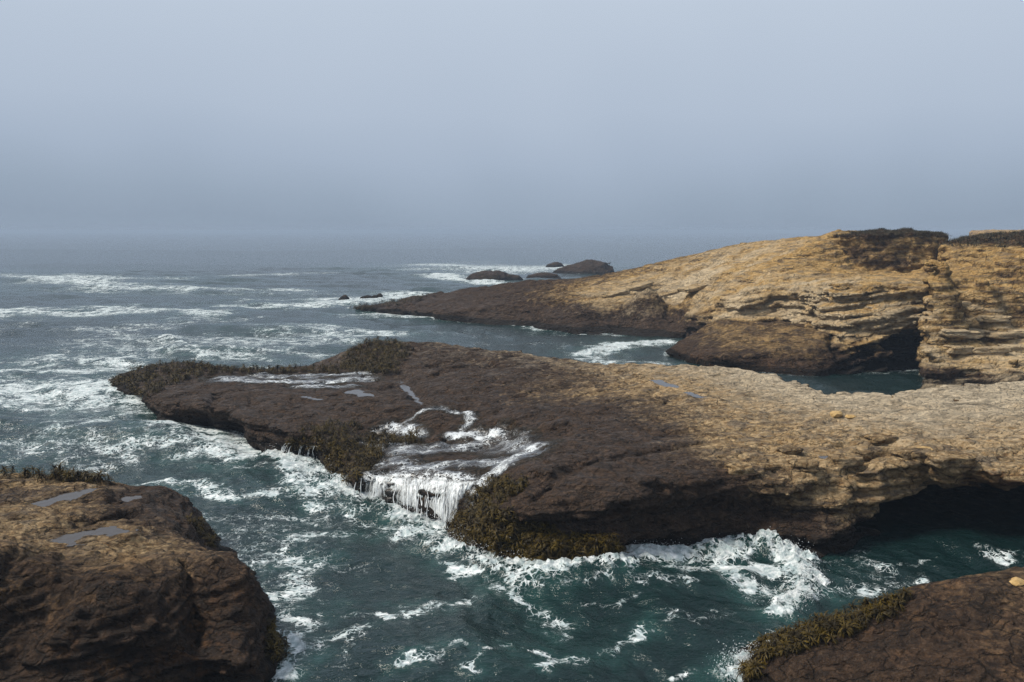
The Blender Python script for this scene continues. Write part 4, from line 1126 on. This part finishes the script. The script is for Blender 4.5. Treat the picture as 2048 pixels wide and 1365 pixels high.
PATCHES = [
    ([(1500,1312),(1520,1280),(1600,1252),(1700,1222),(1815,1192),(1800,1222),(1700,1268),(1600,1300),(1540,1320)], 190, 'olive sea palm in the dense kelp patch on the right foreground slope', 'sea palms on the right foreground slope', .20, 1.0),
    ([(0,935),(100,945),(235,955),(232,968),(100,962),(0,952)], 70, 'dark sea palm in the row along the back edge of the left ledge', 'sea palms along the back of the left ledge', .20, 1.15),
    ([(395,1045),(425,1075),(420,1095),(400,1080),(375,1040)], 26, 'dark sea palm hanging at the right end of the left ledge', 'sea palms at the right end of the left ledge', .2, .9),
    ([(540,1250),(560,1280),(575,1320),(545,1330),(530,1290)], 30, 'black sea palm hanging at the waterline of the near left lobe', 'sea palms at the foot of the near left lobe', .2, 1.0),
    ([(935,1000),(985,962),(1060,965),(1040,990),(990,1015),(940,1040)], 90, 'golden sea palm on the shoulder beside the waterfall', 'sea palms on the shoulder beside the waterfall', .20, 1.0),
    ([(905,1040),(960,1010),(1010,1030),(1120,1060),(1240,1090),(1250,1140),(1150,1150),(1030,1120),(940,1100),(905,1075)], 420, 'dark sea palm hanging on the front corner of the shelf above the waves', 'sea palms on the front corner of the shelf', .22, 1.1),
    ([(650,905),(690,885),(760,868),(800,880),(770,905),(745,940),(720,965),(660,960)], 170, 'dark sea palm in the clump left of the broad waterfall', 'sea palms left of the broad waterfall', .22, 1.1),
    ([(580,885),(600,860),(690,845),(725,855),(690,885),(650,905),(600,900)], 120, 'dark sea palm on the face under the left part of the shelf', 'sea palms on the left shelf face', .22, 1.0),
    ([(775,872),(840,872),(842,888),(780,888)], 30, 'dark sea palm on the low step between two streams', 'sea palms on the low step', .22, 1.0),
    ([(218,765),(260,742),(320,724),(380,722),(440,735),(450,748),(370,762),(310,790),(300,800),(265,782)], 260, 'brown sea palm heaped on the far left tip of the shelf', 'sea palms on the left tip of the shelf', .25, 1.25),
    ([(440,738),(610,735),(700,730),(800,735),(795,748),(690,750),(610,747),(440,750)], 170, 'brown sea palm in the row along the back rim of the dark shelf', 'sea palms along the back rim of the shelf', .25, 1.25),
    ([(682,735),(695,700),(730,680),(790,682),(812,690),(830,705),(800,735),(740,748)], 230, 'golden brown sea palm covering the mound at the back of the shelf', 'sea palms on the mound of the shelf', .25, 1.25),
    ([(700,618),(730,610),(830,598),(860,588),(850,600),(800,612),(720,622)], 70, 'brown sea palm on the far tip of the headland', 'sea palms on the headland tip', .3, 1.5),
    ([(920,555),(960,549),(1030,553),(1040,560),(960,562)], 40, 'brown sea palm on the low islet', 'sea palms on the low islet', .3, 1.6),
    ([(1480,1350),(1500,1330),(1530,1345),(1515,1362)], 14, 'dark sea palm on the small rock in foam', 'sea palms on the small rock in foam', .15, .9)]
cand = []
rs = np.random.default_rng(77)
for poly, n, label, grp, gap, sc in PATCHES:
    kept = []
    for px, py in in_poly(poly, n * 2, rs):
        hit = cast(px, py)
        if hit is None or hit[0].z < 0.05: continue
        p = np.array(hit[0])
        if any((abs(p[0] - q[0]) < gap * .6 and np.linalg.norm(p - q) < gap * .6) for q in kept): continue
        kept.append(p)
        cand.append((p, hit[1], label, grp, sc * (0.5 + 0.6 * rs.random() + 0.25 * rs.random() ** 3)))
        if len(kept) >= n: break
size = [c[4] / np.linalg.norm(c[0] - np.array([0, 0, HC])) for c in cand]
order = np.argsort(size)[::-1]
def palm_matrix(p, nrm, sc):
    from mathutils import Matrix
    up = (Vector((0, 0, 1)).lerp(Vector(nrm), 0.55) + Vector((random.gauss(0, .25), random.gauss(0, .25), 0))).normalized()
    q = up.to_track_quat('Z', 'Y').to_matrix().to_4x4()
    return Matrix.Translation(Vector(p)) @ q @ Matrix.Rotation(random.random() * 6.28, 4, 'Z') @ Matrix.Diagonal((sc, sc, sc, 1))
mass = {}
for rank, i in enumerate(order):
    p, nrm, label, grp, sc = cand[i]
    mt = palm_matrix(p, nrm, sc)
    me, V, Q, tp = HANGING[rank % 3] if (nrm[2] < 0.55 or 'hanging' in label) and rank % 4 else PALMS[rank % 5]
    if rank >= 290:
        me, V, Q, tp = SMALL[rank % 3]
    if rank < 290:
        o = bpy.data.objects.new('sea_palm', me)
        col.objects.link(o)
        o.matrix_world = mt
        tag(o, label, 'kelp', grp)
    else:
        mass.setdefault(grp, []).append((V @ np.array(mt.to_3x3()).T + np.array(mt.translation), Q, tp))
Vs, Qs, Ts, n0 = [], [], [], 0
for grp, lst in mass.items():
    for V, Q, tp in lst:
        Vs.append(V); Qs.append(Q + n0); Ts.append(tp); n0 += len(V)
if Vs:
    o = obj('kelp_mass', np_mesh('kelp_mass', np.concatenate(Vs), np.concatenate(Qs), {'tip': np.concatenate(Ts)}), M_KELP)
    tag(o, 'smaller brown sea palms farther back on the shelf rims and headland', kind='stuff')
print('palms', len(cand))

# ================================================================== loose stones
def stone_mesh(name, seed, n=2):
    import bmesh
    bm = bmesh.new()
    bmesh.ops.create_icosphere(bm, subdivisions=2, radius=1)
    rs = np.random.default_rng(seed)
    co = np.array([v.co for v in bm.verts])
    nn = fbm(co * 0.9 + seed * 7, 3)
    for v, k in zip(bm.verts, nn):
        v.co *= 1 + 0.45 * k
        v.co.z *= 0.55
    me = bpy.data.meshes.new(name); bm.to_mesh(me); bm.free()
    return me
for k, (px, py, s, lb) in enumerate([(1848,903,.50,'flat ochre stone lying alone near the front of the golden shelf'), (1672,830,.45,'pale stone, left of the pair on the golden shelf'), (1700,835,.32,'pale stone, right of the pair on the golden shelf'),
                                     (2035,1165,.28,'yellow lichen stone at the right edge of the right foreground slope')]):
    hit = cast(px, py)
    if hit:
        o = obj('loose_stone', stone_mesh('loose_stone', k + 1), M_STONE)
        o.location = hit[0] + Vector((0, 0, 0.06 * s)); o.scale = (s, s * .8, s * .7); o.rotation_euler = (0, 0, k * 1.3)
        tag(o, lb, 'stone', 'loose stones on the rock')

# ------------------------------------------------------------------ slabs and broken blocks that stand out of the rock
def slab_mesh(name, seed, sx, sy, sz, dry, pale):
    g = np.linspace(-1, 1, 9)
    V, Q, n0 = [], [], 0
    for ax in range(3):
        for sg in (-1, 1):
            A, B = np.meshgrid(g, g, indexing='ij')
            p = np.zeros((81, 3)); p[:, ax] = sg; p[:, (ax + 1) % 3] = A.ravel(); p[:, (ax + 2) % 3] = B.ravel()
            i = np.arange(81).reshape(9, 9)
            q = np.stack([i[:-1, :-1], i[1:, :-1], i[1:, 1:], i[:-1, 1:]], -1).reshape(-1, 4) + n0
            V.append(p); Q.append(q if sg > 0 else q[:, ::-1]); n0 += 81
    v = np.concatenate(V); q = np.concatenate(Q)
    r = np.abs(v).max(1) / (np.sum(np.abs(v) ** 8, 1) ** 0.125)
    v = v * r[:, None]
    v[:, 0] *= 1 + 0.25 * pnoise(np.stack([v[:, 1] * 0.8 + seed, v[:, 2], v[:, 2] * 0], 1)) * 1.5
    v = v * np.array([sx, sy, sz]) * (1 + 0.16 * fbm(v * 1.2 + seed * 3.1, 3)[:, None])
    o = np.ones(len(v))
    return np_mesh(name, v, q, {'dry': o * dry, 'pale': o * pale, 'wet': o * 0, 'rust': o * .2, 'low': o * 0})
def slabs(root, mat, lst, dry, pale, tilt=(0, 0)):
    inv = Vector(root.location)
    for k, (px, py, sx, sy, sz, rz) in enumerate(lst):
        hit = cast(px, py)
        if hit is None or hit[2] != root.name: continue
        o = obj('slab', slab_mesh('slab', k + px * .01, sx, sy, sz, dry, pale), mat, root)
        o.location = hit[0] - inv + Vector((0, sy * 0.35, sz * 0.25)); o.rotation_euler = (tilt[0], tilt[1], rz)
slabs(rE.root, M_HEAD, [(1905,668,1.3,1.0,.32,.1), (1938,672,1.1,.9,.3,-.2), (1968,668,1.6,1.0,.36,.05), (2004,672,1.2,1.1,.3,.3), (2038,668,1.5,1.0,.34,-.1), (1918,702,1.2,.8,.35,.2), (1978,706,1.7,.8,.4,0), (2030,700,1.3,.9,.35,.1), (1990,640,1.4,.7,.3,0), (1925,610,1.2,.7,.3,.1)], .9, .7)
slabs(rD.root, M_HEAD, [(1262,577,3.2,1.6,.30,.25), (1225,590,2.4,1.2,.28,.2), (1335,590,2.2,1.2,.3,.3), (1400,575,2.4,1.2,.3,.3)], .75, .5, (0.05, -0.2))
slabs(rB.root, M_ROCK, [(1545,938,.75,.5,.22,.2), (1610,934,.6,.45,.2,-.3), (1690,926,.8,.5,.24,.1), (1728,912,.5,.4,.18,.4), (1835,914,.9,.55,.22,-.1), (1480,942,.6,.4,.2,.1), (1580,905,.55,.4,.14,.5), (1765,880,.7,.5,.16,.2), (1905,925,.9,.6,.25,.1)], .75, .15)

# ================================================================== scrub on the headland and cliff tops
def scrub(parent, r, test, n, label_seed, s0=.28):
    rs = np.random.default_rng(label_seed)
    m = np.argwhere(test(r.v, r.N))[:, 0]
    if not len(m): return
    V, T, n0 = [], [], 0
    for i in rs.choice(m, n):
        p = r.v[i]
        for b in range(9):
            az = rs.random() * 6.28; ln = s0 * (0.6 + rs.random()); el = 0.35 + rs.random() * 1.0
            d = np.array([math.cos(az) * math.cos(el), math.sin(az) * math.cos(el), math.sin(el)])
            s = np.array([-d[1], d[0], 0]) * 0.35
            o = p + np.array([rs.normal() * .2, rs.normal() * .2, -.04])
            V += [o - s * ln * .5, o + s * ln * .5, o + d * ln]
            T.append((n0, n0 + 1, n0 + 2)); n0 += 3
    me = np_mesh('scrub', np.array(V) - np.array(parent.location), np.array(T), smooth=False)
    o = obj('scrub', me, M_SCRUB, parent); o['kind'] = 'stuff'
scrub(rD.root, rD3, lambda v, N: (v[:, 2] > 12.7) & (N[:, 2] > .5), 2600, 3, .24)
scrub(rE.root, rE, lambda v, N: (v[:, 2] > 12.3) & (N[:, 2] > .5), 2200, 4, .32)

# ================================================================== sea haze
t = NT('sea_haze')
pv_ = t.n('ShaderNodeVolumePrincipled')
pv_.inputs['Color'].default_value = (0.47, 0.58, 0.73, 1)
pv_.inputs['Density'].default_value = 0.00045
pv_.inputs['Anisotropy'].default_value = 0.0
t.l(pv_.outputs[0], t.out.inputs['Volume'])
S = 8000.0
hv = np.array([(x, y, z) for x in (-S, S) for y in (-S, S) for z in (-3.0, 17.5)])
hq = np.array([(0,1,3,2),(4,6,7,5),(0,4,5,1),(2,3,7,6),(0,2,6,4),(1,5,7,3)])
hz = obj('haze', np_mesh('haze', hv, hq, smooth=False), t.m)
tag(hz, kind='stuff')
